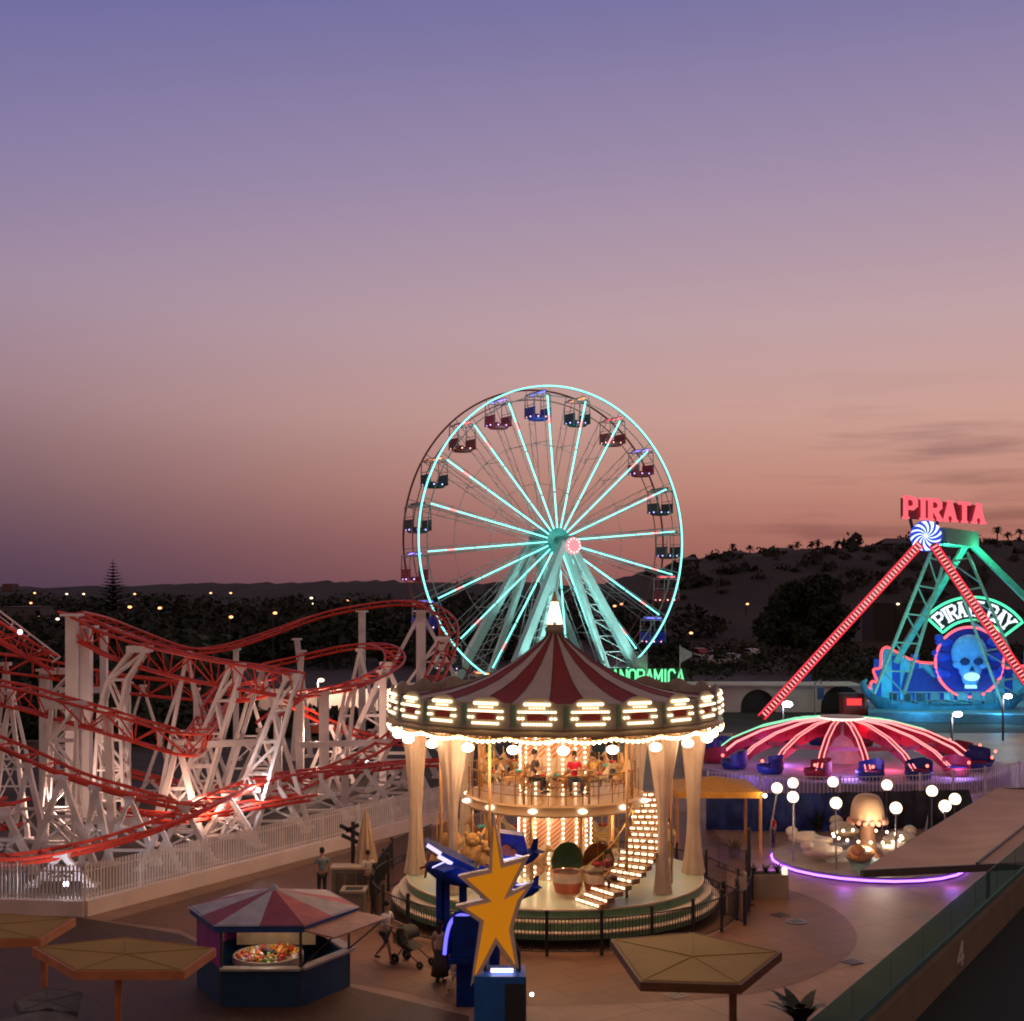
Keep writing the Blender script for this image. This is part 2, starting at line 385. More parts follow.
# ================================================================ ground
def sheet(name, pts, z, mat, kind='structure'):
    mb = MB(); mb.quad(*[(p[0], p[1], z) for p in pts]); o = mb.build(name, mat); o['kind'] = kind; return o
gd = M('dry_ground', (.05,.042,.036), .95, var=.5, scale=.06)
sheet('ground', [(-3500,-60),(3500,-60),(3500,7000),(-3500,7000)], -.02, gd)
def paving(name, c1, c2, sc, joint, rough=.55, jw=.012):
    m = bpy.data.materials.new(name); m.use_nodes = True; nt = m.node_tree; b = nt.nodes['Principled BSDF']
    tc = nt.nodes.new('ShaderNodeTexCoord'); mp = nt.nodes.new('ShaderNodeMapping'); mp.inputs['Rotation'].default_value = (0,0,radians(-32)); nt.links.new(tc.outputs['Object'], mp.inputs[0])
    br = nt.nodes.new('ShaderNodeTexBrick'); br.inputs['Scale'].default_value = 1; br.inputs['Brick Width'].default_value = sc; br.inputs['Row Height'].default_value = sc*.5 if joint else sc
    br.inputs['Mortar Size'].default_value = jw; br.inputs['Color1'].default_value = (*c1,1); br.inputs['Color2'].default_value = (*c2,1); br.inputs['Mortar'].default_value = (*[k*.58 for k in c1],1)
    nt.links.new(mp.outputs[0], br.inputs['Vector'])
    n = nt.nodes.new('ShaderNodeTexNoise'); n.inputs['Scale'].default_value = .35; n.inputs['Detail'].default_value = 8; n.inputs['Roughness'].default_value = .65; nt.links.new(tc.outputs['Object'], n.inputs['Vector'])
    mr = nt.nodes.new('ShaderNodeMapRange'); nt.links.new(n.outputs[0], mr.inputs[0]); mr.inputs[1].default_value = .25; mr.inputs[2].default_value = .75; mr.inputs[3].default_value = .5; mr.inputs[4].default_value = 1.3
    mx = nt.nodes.new('ShaderNodeMix'); mx.data_type = 'RGBA'; mx.blend_type = 'MULTIPLY'; mx.inputs[0].default_value = 1
    nt.links.new(br.outputs[0], mx.inputs[6]); nt.links.new(mr.outputs[0], mx.inputs[7]); nt.links.new(mx.outputs[2], b.inputs['Base Color'])
    rr = nt.nodes.new('ShaderNodeMapRange'); nt.links.new(n.outputs[0], rr.inputs[0]); rr.inputs[3].default_value = rough-.15; rr.inputs[4].default_value = rough+.2; nt.links.new(rr.outputs[0], b.inputs['Roughness'])
    n2 = nt.nodes.new('ShaderNodeTexNoise'); n2.inputs['Scale'].default_value = 30; nt.links.new(tc.outputs['Object'], n2.inputs['Vector'])
    bp = nt.nodes.new('ShaderNodeBump'); bp.inputs['Strength'].default_value = .15; bp.inputs['Distance'].default_value = .01; nt.links.new(n2.outputs[0], bp.inputs['Height']); nt.links.new(bp.outputs[0], b.inputs['Normal'])
    return m
LIGHTPAVE = paving('light_concrete', (.38,.235,.15), (.35,.215,.138), 3.0, False, jw=.028)
BROWNPAVE = paving('brown_paving', (.235,.115,.058), (.21,.10,.05), 2.0, True, jw=.022)
SHADEPAVE = paving('shaded_paving', (.105,.058,.034), (.095,.053,.031), 3, True, .6, .03)  # darker paving: foreground shade put into the colour
u32 = Vector((sin(radians(32)), cos(radians(32)), 0)); v32 = Vector((cos(radians(32)), -sin(radians(32)), 0))
FC = G(85,916)                                               # outer corner of the picket fence
sheet('plaza', [(-30,8),(60,8),(60,100),(8,100),FC+u32*40,FC,(-40,FC.y+10)], -.006, LIGHTPAVE)
arc = [G(*p) for p in ((752,884),(790,890),(822,902),(846,918),(857,935),(852,952),(830,968),(800,982),(762,992),(720,998),(640,1003),(470,1006),(400,992),(338,981),(250,965))]
brown = spline(arc, 4)
sheet('path', [p for p in brown]+[G(180,930), FC+v32*1.2, FC+v32*.1+u32*33, (9,64), G(756,872)], .0, BROWNPAVE)
sheet('pavement', [(-30,12),(-1.0,12),G(470,1010)+Vector((0,-.5,0)),G(338,984),G(250,968),G(180,934),G(100,921),(-26,50),(-34,50)], .004, SHADEPAVE)
sheet('coaster_yard', [FC-v32*40-u32*2, FC-u32*.3-v32*.3, FC+u32*60-v32*.3, FC+u32*60-v32*60], -.010, M('yard_dirt', (.06,.05,.045), .9, var=.45, scale=.4))
sheet('road', [(-60,150),(120,150),(150,235),(-90,235)], -.012, M('car_park_asphalt', (.045,.042,.04), .8, var=.3, scale=.3))
# hills
def hill(name, ridge, front, depth, mat, jit=.6):
    """ridge: list of (x, z); the slope runs from front (y) up to the ridge at front+depth and down behind."""
    mb = MB(); xs = []
    for (x0,z0),(x1,z1) in zip(ridge, ridge[1:]):
        n = 10
        for i in range(n): xs.append((x0+(x1-x0)*i/n, z0+(z1-z0)*i/n))
    xs.append(ridge[-1]); prof = [(0,-.03),(.25,.2),(.55,.62),(.8,.9),(1,1),(1.3,.7),(1.9,-.03)]
    vs = []; rr = random.Random(len(name))
    for x, z in xs:
        dz = rr.uniform(-jit, jit)
        for t, k in prof: vs.append((x, front+depth*t, (z+dz*k)*k if k > 0 else -.03))
    m = len(prof); fs = [(i*m+j, (i+1)*m+j, (i+1)*m+j+1, i*m+j+1) for i in range(len(xs)-1) for j in range(m-1)]
    mb.add(vs, fs); o = mb.build(name, mat, None, True); o['kind'] = 'structure'; return o
HILL = M('dark_hillside', (.034,.027,.019), .95, var=.55, scale=.03); HILL2 = M('scrub_hillside', (.024,.022,.016), .95, var=.5, scale=.05)
Yr = 420
hill('hill', [((px-CX)*Yr/F, H+(HZ-py)*Yr/F) for px, py in ((560,600),(640,572),(700,558),(760,551),(830,549),(870,545),(905,540),(960,543),(1024,541),(1120,538),(1300,545))], 250, 170, HILL)
Yr = 900
hill('hill', [((px-CX)*Yr/F, H+(HZ-py)*Yr/F) for px, py in ((-500,586),(-100,587),(60,587.5),(150,586),(220,583.5),(300,582.5),(370,580.5),(430,581.5),(560,584),(700,587),(800,590))], 560, 340, HILL2, 1.2)

def hill_scrub():
    rr = random.Random(31); pts = [((px-CX)*420/F, H+(HZ-py)*420/F) for px, py in ((560,600),(640,572),(700,558),(760,551),(830,549),(870,545),(905,540),(960,543),(1024,541),(1120,538))]
    prof = [(0,-.03),(.25,.2),(.55,.62),(.8,.9),(1,1)]
    mb = MB()
    def lerp(tab, x):
        for (a,b),(c,d) in zip(tab,tab[1:]):
            if a <= x <= c: return b+(d-b)*(x-a)/(c-a)
        return tab[-1][1]
    for _ in range(240):
        x = rr.uniform(pts[1][0], pts[-1][0]); t = rr.uniform(.1,1.0)**.8; z = lerp(pts,x)*lerp(prof,t); y = 250+170*t; r = rr.uniform(.7,2.4)*(1 if rr.random() < .8 else 1.7)
        for _ in range(26):
            v = Vector((rr.gauss(0,.5),rr.gauss(0,.5),abs(rr.gauss(0,.4))))*r; p = Vector((x,y,z))+v; a = Vector((rr.uniform(-1,1),rr.uniform(-1,1),rr.uniform(-1,1)))*(.22*r); b = a.orthogonal()*.9
            mb.quad(p-a-b,p+a-b,p+a+b,p-a+b)
    o = mb.build('hillside_scrub', M('scrub_leaf', (.02,.022,.013), .9, var=.5, scale=.2)); tag(o, 'dark scrub bushes scattered over the right-hand hillside', 'scrub', kind='stuff')
hill_scrub()
# ================================================================ carousel
CA = Vector((1.49, 45.4, 0))
def carousel():
    t = thing('carousel', 'double-deck carousel with red and white striped tent roof and bulb-lit boards', 'carousel', CA)
    ph0 = radians(-90)
    GREEN = M('carousel_green', (.15,.32,.17), .4, var=.15); OLIVE = M('olive_board', (.42,.38,.25), .5, var=.2)
    FLOOR = M('carousel_floor', (.68,.66,.48), .22, var=.12, scale=.9, rgb2=(.48,.68,.54))
    mb = MB(); mb.lathe([(5.3,.02),(5.3,.3)], 64); mb.build('skirt', M('skirt_shade', (.02,.02,.02), .8), t)  # black ring, the shadow under the platform put into its colour
    for r, z0, z1 in ((5.82,.28,.5),(5.56,.5,.78),(5.3,.78,1.1)):
        mb = MB(); mb.lathe([(r-.02,z0),(r-.02,z1-.06)], 72); mb.m = 1; mb.lathe([(r-.02,z1-.06),(r+.03,z1-.055),(r+.03,z1-.008),(r,z1),(r-.35,z1)], 72)
        mb.build('step', [GREEN, CREAM], t)
    mb = MB(); mb.lathe([(5.27,1.104),(.2,1.104)], 72); mb.build('platform', FLOOR, t)
    # roof: flared tent in 28 red and off-white gores
    prof = [(5.95,7.22),(4.8,7.33),(3.8,7.52),(3.1,7.73),(2.4,8.0),(1.45,8.52),(.7,9.06),(.32,9.38),(.22,9.55)]
    fp = []
    mb = MB(); mb.lathe(prof, 132, mats=lambda i, k: (i//6) % 2, ph=ph0+radians(4)-pi/22)
    roof = mb.build('roof', [M('roof_red', (.27,.03,.024), .75, var=.12, scale=1.5), M('roof_white', (.54,.46,.39), .75, var=.1, scale=1.5)], t, True)
    mb = MB()
    for i in range(22):
        a = ph0+radians(4)-pi/22+2*pi*i/22
        mb.tube([(r*cos(a), r*sin(a), z+.012) for r, z in prof], .014, 4)
    mb.build('seam', M('roof_seam', (.14,.10,.09), .8), roof)
    mb = MB(); mb.lathe([(.26,9.5),(.33,9.56),(.36,9.66),(.24,9.74),(.3,9.8)], 20); fin = mb.build('finial', OLIVE, t, True)
    mb = MB()
    for k in range(6):
        a = 2*pi*k/6; mb.tube([(.24*cos(a),.24*sin(a),9.8),(.2*cos(a),.2*sin(a),10.1),(.09*cos(a),.09*sin(a),10.6)], [.065,.055,.035], 6)
    mb.ball((0,0,10.2), .13, 10, 6, (1,1,2.6)); mb.build('lantern', E('lantern_glow', (1,.74,.5), 2.2), fin)
    mb = MB(); mb.lathe([(.16,10.6),(.1,10.68),(.03,10.95)], 12); mb.build('finial_tip', GOLD, fin)
    # ceiling
    mb = MB(); mb.lathe([(5.8,6.62),(3,6.9),(.2,7.0)], 64); mb.build('ceiling', M('ceiling_cream', (.62,.47,.28), .5, var=.1), t)
    # cornice with scalloped lights under the boards
    mb = MB(); mb.lathe([(5.75,6.62),(5.88,6.48),(5.98,6.49),(6.0,6.6),(5.92,6.66),(5.9,6.74),(5.8,6.76)], 88); mb.build('cornice', M('cornice_gold', (.60,.47,.22), .45, metal=.1), t, True)
    mb = MB()
    N = 22; pw = 2*pi*5.9/N
    for i in range(N):
        for k in range(9):
            a = ph0+(i+(k+.5)/9)*2*pi/N; z = 6.42-.10*sin(pi*(k+.5)/9)
            mb.ball((5.96*cos(a), 5.96*sin(a), z), .062, 7, 5)
    mb.tube([(5.96*cos(ph0+i*2*pi/(N*6)), 5.96*sin(ph0+i*2*pi/(N*6)), 6.42-.10*abs(sin(pi*i/6))) for i in range(N*6)], .016, 4, True)
    mb.build('rim_bulb_string', BULB, t, True)
    mb = MB()
    for i in range(N):
        pts = [(5.97*cos(ph0+(i+k/9)*2*pi/N), 5.97*sin(ph0+(i+k/9)*2*pi/N), 6.50-.10*sin(pi*k/9)) for k in range(10)]
        mb.tube(pts, .03, 4)
    mb.build('scallop_trim', GOLD, t)
    # rounding boards
    off = radians(0.9)
    proto = None
    def board_parts():
        w = pw*.999/2; mb = MB()
        out = [(-w,0)]+[(-w,.80)]+[(-w+2*w*k/14, .80+.20*max(0,1-((k-7)/4.6)**2)) for k in range(15)]+[(w,.80),(w,0)]
        q = []
        for p in out:
            if not q or (Vector(p)-Vector(q[-1])).length > 1e-4: q.append(p)
        mb.prism([(x,-.0,z) for x, z in q], (0,.07,0))
        b = mb.build('rounding_board', OLIVE, t)
        mb = MB(); mb.prism([(-.3,-.025,.28),(.3,-.025,.28),(.34,-.025,.42),(.12,-.025,.50),(0,-.025,.57),(-.12,-.025,.50),(-.34,-.025,.42)], (0,.02,0)); mb.build('red_diamond', M('board_red', (.36,.05,.035), .4), b)
        mb = MB()
        for z, hw, gap, th in ((.78,.42,0,.10),(.665,.27,0,.06),(.545,.62,0,.08),(.345,.64,.39,.085),(.17,.48,0,.085)):
            for s in ((-1,1) if gap else (0,)):
                x0, x1 = (s*gap, s*hw) if gap else (-hw, hw); k = max(2, int(abs(x1-x0)/.10))
                for q in range(k): mb.ball((x0+(x1-x0)*(q+.5)/k,-.05,z), th*.62, 7, 5, (1.15,.8,.85))
        mb.build('bulb_row', WARMSTRIP, b)
        mb = MB(); mb.prism([(-w+.01,-.012,.1),(-w+.16,-.012,.1),(-w+.16,-.012,.74),(-w+.01,-.012,.74)], (0,.01,0)); mb.build('green_inlay', GREEN, b)
        return b
    for i in range(N):
        a = ph0+off+(i+.5)*2*pi/N
        b = board_parts() if proto is None else dup(proto, t)
        proto = proto or b
        b.location = (5.93*cos(a), 5.93*sin(a), 6.72); b.rotation_euler = (radians(-4), 0, a+pi/2)
    # globe lamps hanging under the rim
    proto = None
    for i in range(N):
        a = ph0+off+i*2*pi/N
        if proto is None:
            mb = MB(); mb.tube([(0,0,.18),(0,0,.42)], .02, 5); g = mb.build('globe_lamp', GOLD, t)
            mb = MB(); mb.ball((0,0,0), .17, 14, 8, (1.15,1.15,.8)); mb.build('globe', CGLOBE, g, True); proto = g
        else: g = dup(proto, t)
        g.location = (5.62*cos(a), 5.62*sin(a), 6.06)
    # centre drum, two storeys
    PANEL = M('drum_panel', (.66,.55,.42), .4, var=.06); STR = M('drum_stripe', (.55,.16,.07), .4)
    for z0, z1, r in ((1.1,3.55,1.3),(3.95,6.8,1.25)):
        mb = MB(); mb.lathe([(r,z0),(r,z1)], 16, ph=pi/16); d = mb.build('center_drum', PANEL, t)
        hh = z1-z0
        for i in range(16):
            a = ph0+i*2*pi/16
            if sin(a) > .3: continue
            ap = r*cos(pi/16)+.012; e = Vector((cos(a),sin(a),0)); s = Vector((-sin(a),cos(a),0)); up = Vector((0,0,1))
            for zc, rx, rz in ((z0+hh*.68,.19,hh*.22),(z0+hh*.2,.2,.27)):
                mb = MB(); c = e*ap+up*zc; K = 7
                for k in range(-K, K):                    # slanted stripes clipped to the oval
                    if k % 2: continue
                    y0 = k/K; y1 = (k+1)/K; q = []
                    for yy in (y0, y1):
                        ww = sqrt(max(0, 1-yy*yy)); q.append((ww, yy))
                    f = lambda u, v: c+s*(u*rx)+up*(v*rz+u*rx*.8)
                    mb.quad(f(-q[0][0],q[0][1]), f(q[0][0],q[0][1]), f(q[1][0],q[1][1]), f(-q[1][0],q[1][1]))
                mb.build('striped_oval', STR, d)
        mb = MB()
        for i in range(16):
            a = ph0+(i+.5)*2*pi/16
            for k in range(int(hh/.17)):
                mb.ball((r*1.015*cos(a), r*1.015*sin(a), z0+.1+k*.17), .036, 6, 4)
        mb.build('drum_bulb_string', BULB, d)
    # upper deck
    RU = 3.15
    mb = MB(); mb.lathe([(RU-.1,3.62),(RU,3.56),(RU+.04,3.62),(RU,3.7),(RU+.02,3.86),(RU+.06,3.9),(RU,3.96),(1.3,3.96)], 64)
    mb.lathe([(1.3,3.6),(RU-.1,3.62)], 64); deck = mb.build('upper_deck', M('deck_fascia', (.45,.30,.17), .3, var=.1), t, 'angle')
    mb = MB(); a0, a1 = radians(-5), radians(285)
    for z in (4.25, 4.55, 4.9): mb.tube([((RU-.05)*cos(a), (RU-.05)*sin(a), z) for a in [radians(-20)-2*pi*.9*k/60 for k in range(61)]], .022 if z > 4.8 else .013, 5)
    for k in range(31):
        a = radians(-20)-2*pi*.9*k/30; mb.tube([((RU-.05)*cos(a), (RU-.05)*sin(a), 3.96),((RU-.05)*cos(a), (RU-.05)*sin(a), 4.9)], .018, 5)
    mb.build('railing', M('brass_dark', (.25,.13,.04), .35, metal=.6), deck)
    for k in range(12):
        a = ph0+radians(15)+k*2*pi/12; mb = MB(); mb.ball((0,0,0), .12, 10, 6, (1.4,1.4,.7)); g = mb.build('deck_lamp', GLOBE, deck, True); g.location = ((RU+.1)*cos(a), (RU+.1)*sin(a), 3.78)
    # columns wrapped in drapes
    DRAPE = M('drape_cloth', (.78,.65,.53), .85, var=.1, scale=1.5, bump=.1, trans=.45)
    for k, (deg, top, mid, r) in enumerate(((0,.6,.34,5.0),(48,.6,.3,5.0),(132,.6,.3,5.0),(180,.55,.34,5.0),(222,.70,.24,4.75),(-42,.72,.25,4.75))):
        a = radians(deg); x, y = r*cos(a), r*sin(a)
        mb = MB(); mb.tube([(x,y,1.1),(x,y,6.75)], .075, 10); c = mb.build('column', M('column_wood', (.42,.24,.1), .4), t, True)
        mb = MB(); nv = 26
        def dr(u, v, x=x, y=y, top=top, mid=mid, k=k):
            z = 1.14+v*5.55
            w = mid*.72+(top-mid*.72)*max(0, (v-.4)/.6)**1.35 if v > .4 else mid*.72+(mid*1.35-mid*.72)*max(0, (.4-v)/.4)**2.2
            a = 2*pi*u; rr = w*(1+.07*sin(7*a+k+1.5*v)+.035*sin(13*a-3*v))
            return (x+rr*cos(a)*.9, y+rr*sin(a)*.9, z)
        mb.grid(dr, 72, nv); mb.build('drape', DRAPE, c, True)
    # thin brass poles carrying the gallopers
    import itertools
    HC = [M('horse_cream', (.55,.45,.3), .4), M('horse_brown', (.22,.10,.04), .4), M('horse_tan', (.5,.3,.14), .4), M('horse_white', (.62,.58,.5), .4)]
    SAD = [M('saddle_red', (.4,.04,.03), .5), M('saddle_teal', (.05,.35,.35), .5), M('saddle_gold', (.5,.32,.06), .4)]
    def horse_mesh(mat):
        V = [(0,.05,.95,.17),(0,-.38,1.0,.19),(0,.5,1.0,.2),(0,-.6,1.28,.12),(0,-.74,1.52,.1),(0,-.98,1.4,.065),(0,-1.08,1.33,.05),(.04,-.7,1.66,.028),(-.04,-.7,1.66,.028),
             (0,.72,1.02,.06),(0,.86,.8,.05),(0,.88,.52,.02)]
        Eg = [(0,1),(0,2),(1,3),(3,4),(4,5),(5,6),(4,7),(4,8),(2,9),(9,10),(10,11)]
        for s_, y, b, pts in ((.1,-.45,1,[(-.72,.78),(-.62,.5)]),(-.1,-.42,1,[(-.58,.62),(-.38,.42)]),(.11,.5,2,[(.56,.66),(.74,.46),(.84,.26)]),(-.11,.52,2,[(.48,.62),(.6,.42),(.72,.22)])):
            n = len(V); V.append((s_,y,.86,.1)); Eg.append((b,n)); p = n
            for j, (yy, zz) in enumerate(pts):
                V.append((s_,yy,zz,.06-.014*j)); Eg.append((p,len(V)-1)); p = len(V)-1
        return V, Eg
    rr = random.Random(3)
    protos = []
    for i in range(3):
        V, Eg = horse_mesh(HC[i]); h = skin('galloper_horse', V, Eg, HC[i], t, 1)
        mb = MB(); mb.ball((0,.04,1.14), .2, 10, 6, (1.15,1.3,.5)); mb.build('saddle', SAD[i], h, True)
        mb = MB(); mb.tube([(0,.0,-.2),(0,.0,2.3)], .028, 6); mb.build('pole', GOLD, h)
        mb = MB(); mb.ball((0,-.68,1.42), .1, 8, 5, (.35,.8,1.5)); mb.build('mane', SAD[(i+1) % 3], h, True)
        protos.append(h)
    spots = []
    for k in range(14):
        a = 2*pi*(k+.3)/14
        if 296 < math.degrees(a) % 360 < 345 or 262 < math.degrees(a) < 280: continue
        spots.append((3.75, a, 1.2)); 
        if k % 2: spots.append((2.6, a+.2, 1.15))
    for k in range(16):
        a = 2*pi*(k+.5)/16; spots.append((2.62, a, 4.02))
        if k % 2: spots.append((1.85, a+.2, 3.99))
    used = [0]*3
    for j, (r, a, z) in enumerate(spots):
        i = j % 3
        h = protos[i] if not used[i] else dup(protos[i], t); used[i] = 1
        h.location = (r*cos(a), r*sin(a), z+rr.uniform(0,.18)); h.rotation_euler = (0,0,a+pi); h.scale = (.82,)*3 if z < 3 else (.62,)*3
    # tub seats with striped side and domed hood
    for deg, r, col in ((275,3.6,(.08,.2,.08)),(290,3.9,(.35,.16,.05))):
        a = radians(deg); mb = MB()
        mb.lathe([(.3,.05),(.42,.15),(.5,.5),(.52,.8),(.46,.8)], 20, mats=lambda i, k: k % 2)
        tub = mb.build('tub_seat', [M('tub_cream', (.66,.5,.36), .4), M('tub_red', (.45,.09,.04), .4)], t)
        tub.location = (r*cos(a), r*sin(a), 1.12)
        mb = MB(); mb.lathe([(.50,.82),(.56,1.15),(.46,1.48),(.25,1.7),(.02,1.76)], 16, a0=radians(10), a1=radians(185)); mb.build('hood', M('hood%d' % deg, col, .5), tub, True)
    # scalloped valance hung inside the roof and a row of inner pillars
    VAL = M('valance_cream', (.66,.45,.28), .6, var=.1)
    mb = MB(); mb.grid(lambda u, v: (3.35*cos(2*pi*u), 3.35*sin(2*pi*u), 6.78-v*(.42+.16*abs(sin(22*pi*u)))), 176, 4); mb.build('valance', VAL, t)
    for k in range(8):
        a = radians(22+k*45); mb = MB(); mb.tube([(2.2*cos(a),2.2*sin(a),1.1),(2.2*cos(a),2.2*sin(a),3.6)], .07, 8); mb.tube([(2.9*cos(a),2.9*sin(a),3.9),(2.9*cos(a),2.9*sin(a),6.8)], .045, 8); mb.build('inner_pillar', M('post_wood', (.45,.25,.1), .4), t, True)
    # curved stair with lit risers
    path = spline([(1.0,-4.75,0),(2.15,-3.9,0),(2.95,-2.6,0),(3.3,-1.2,0),(3.2,-.1,0)], 6); n = 19
    def at(u):
        k = u*(len(path)-1); i = min(int(k), len(path)-2); p = path[i].lerp(path[i+1], k-i); d = (path[i+1]-path[i]).normalized(); return p, d
    mb = MB(); lb = MB(); hr = MB(); tops = {1: [], -1: []}
    for k in range(n):
        p, d = at((k+.5)/n); s = Vector((d.y,-d.x,0)); z = 1.1+(k+1)*2.86/n
        mb.beam(p-d*.17+Vector((0,0,z-.08)), p+d*.17+Vector((0,0,z-.08)), 1.25, .155)
        for q in range(5):
            c = p-d*.19+s*((q-2)*.25+(.06 if k % 2 else -.06))+Vector((0,0,z-.06)); lb.beam(c-s*.085, c+s*.085, .045, .065)
        for sg in (1,-1): tops[sg].append(p+s*(sg*.56)+Vector((0,0,z+.85)))
    st = mb.build('staircase', M('stair_wood', (.3,.16,.07), .45), t)
    lb.build('step_light', WARMSTRIP, st)
    for sg in (1,-1):
        hr.tube(tops[sg], .025, 6)
        for q in tops[sg][::3]: hr.tube([q, q-Vector((0,0,.85))], .014, 4)
    hr.build('handrail', GOLD, st)
    # counter, plush figures and potted bits on the lower deck
    for j, (px, py, Y, r) in enumerate(((448,842,42.5,.36),(470,856,42.2,.4),(486,862,42.0,.36),(395+38,862,43.0,.28))):
        p = P(px, py, Y)-CA; mb = MB()
        mb.ball((0,0,0), r, 12, 8, (1,1,1.05)); mb.ball((0,-.05,r*1.25), r*.62, 12, 8); mb.ball((-.5*r,-.05,r*1.75), r*.22, 8, 5); mb.ball((.5*r,-.05,r*1.75), r*.22, 8, 5); mb.ball((0,-.05-r*.55,r*1.2), r*.25, 8, 5)
        mb.tube([(0,0,-.2),(0,0,1.5)], .025, 6)
        f = mb.build('plush_bear_seat', M('plush_gold', (.5,.29,.1), .85, var=.4, scale=9, bump=.6), t, True); f.location = p
    for k in range(9):
        a = radians(-58+k*37); mb = MB(); mb.tube([(4.3*cos(a),4.3*sin(a),1.1),(4.3*cos(a),4.3*sin(a),6.75)], .05, 8); mb.build('deck_post', M('post_wood', (.45,.25,.1), .4), t, True)
    for deg in (-118,-75,-30,20,160,205,245):
        a = radians(deg); lamp('carousel_lamp', CA+Vector((4.9*cos(a),4.9*sin(a),5.75)), (1,.62,.36), 105, .2)
    for deg in (-100,-40,190): a = radians(deg); lamp('carousel_lamp', CA+Vector((2.2*cos(a),2.2*sin(a),3.3)), (1,.62,.36), 60, .15)
    for deg in (-120,-60,0,180): a = radians(deg); lamp('carousel_lamp', CA+Vector((2.2*cos(a),2.2*sin(a),6.3)), (1,.62,.36), 50, .15)
    t.scale = (.97,.97,1.0)
    return t
carousel()
# iron fence round the carousel
def ring_fence():
    t = thing('iron_fence', 'dark iron railing in a ring around the carousel steps', 'fence', CA)
    R0 = 6.35; gaps = [(-14,-4)]; proto = None; step = 15.0
    deg = -4.0
    while deg > -346:
        a0 = radians(deg); a1 = radians(deg-step); mb = MB()
        if not any(g0 <= deg-.5 and deg-step < g0+0 and False for g0, g1 in gaps):
            for z in (.14, 1.12): mb.tube([(R0*cos(a0+(a1-a0)*k/6), R0*sin(a0+(a1-a0)*k/6), z) for k in range(7)], .025, 5)
            for k in range(1, 15):
                a = a0+(a1-a0)*k/15; mb.tube([(R0*cos(a),R0*sin(a),.14),(R0*cos(a),R0*sin(a),1.12)], .011, 4, cap=False)
            mb.build('railing_panel', IRON, t)
        mb = MB(); mb.tube([(R0*cos(a0),R0*sin(a0),0),(R0*cos(a0),R0*sin(a0),1.3)], .055, 8); mb.ball((R0*cos(a0),R0*sin(a0),1.32), .075, 8, 5); mb.build('fence_post', IRON, t)
        deg -= step
ring_fence()
def line_fence(name, label, cat, pts, h, mat, gap=.13, r=.012, post=2.0, base=None, pr=.05, picket=None, bw=.3, z0=0.0):
    t = thing(name, label, cat, pts[0])
    o = Vector(pts[0])
    for A, B in zip(pts, pts[1:]):
        A = Vector(A)-o; B = Vector(B)-o; L = (B-A).length; d = (B-A)/L; nseg = max(1, round(L/post))
        if base:
            s = d.cross(Vector((0,0,1)))*(bw/2); mb = MB(); e = Vector((0,0,base))
            mb.prism([A+s, B+s, B-s, A-s], e); mb.build('base_wall', base_mat, t)
        b0 = base or 0
        for k in range(nseg):
            a = A+d*(L*k/nseg); b = A+d*(L*(k+1)/nseg); mb = MB(); l = (b-a).length; nn = max(2, int(l/gap))
            for z in ((b0+.1, h-.06) if not picket else (b0+.16, h-.22)): mb.beam(a+Vector((0,0,z)), b+Vector((0,0,z)), .035, .04)
            for q in range(1, nn):
                c = a+(b-a)*(q/nn)
                if picket: mb.beam(c+Vector((0,0,b0+.03)), c+Vector((0,0,h)), picket, .03, up=d.cross(Vector((0,0,1))))
                else: mb.tube([c+Vector((0,0,b0+.1)), c+Vector((0,0,h-.06))], r, 4, cap=False)
            mb.build('picket_panel' if picket else 'railing_panel', mat, t)
            mb = MB(); mb.beam(a+Vector((0,0,b0)), a+Vector((0,0,h+.05)), pr*2, pr*2, up=d); mb.build('fence_post', mat, t)
    return t
base_mat = M('white_wall', (.82,.68,.58), .7, var=.1, scale=.8)
line_fence('picket_fence', 'long white picket fence on a low wall in front of the roller coaster', 'fence',
           [FC+Vector((-12,1.2,0)), FC, FC+u32*22], 1.72, M('picket_paint', (.74,.65,.59), .55, var=.1), gap=.13, post=2.4, base=.52, picket=.068, pr=.035)
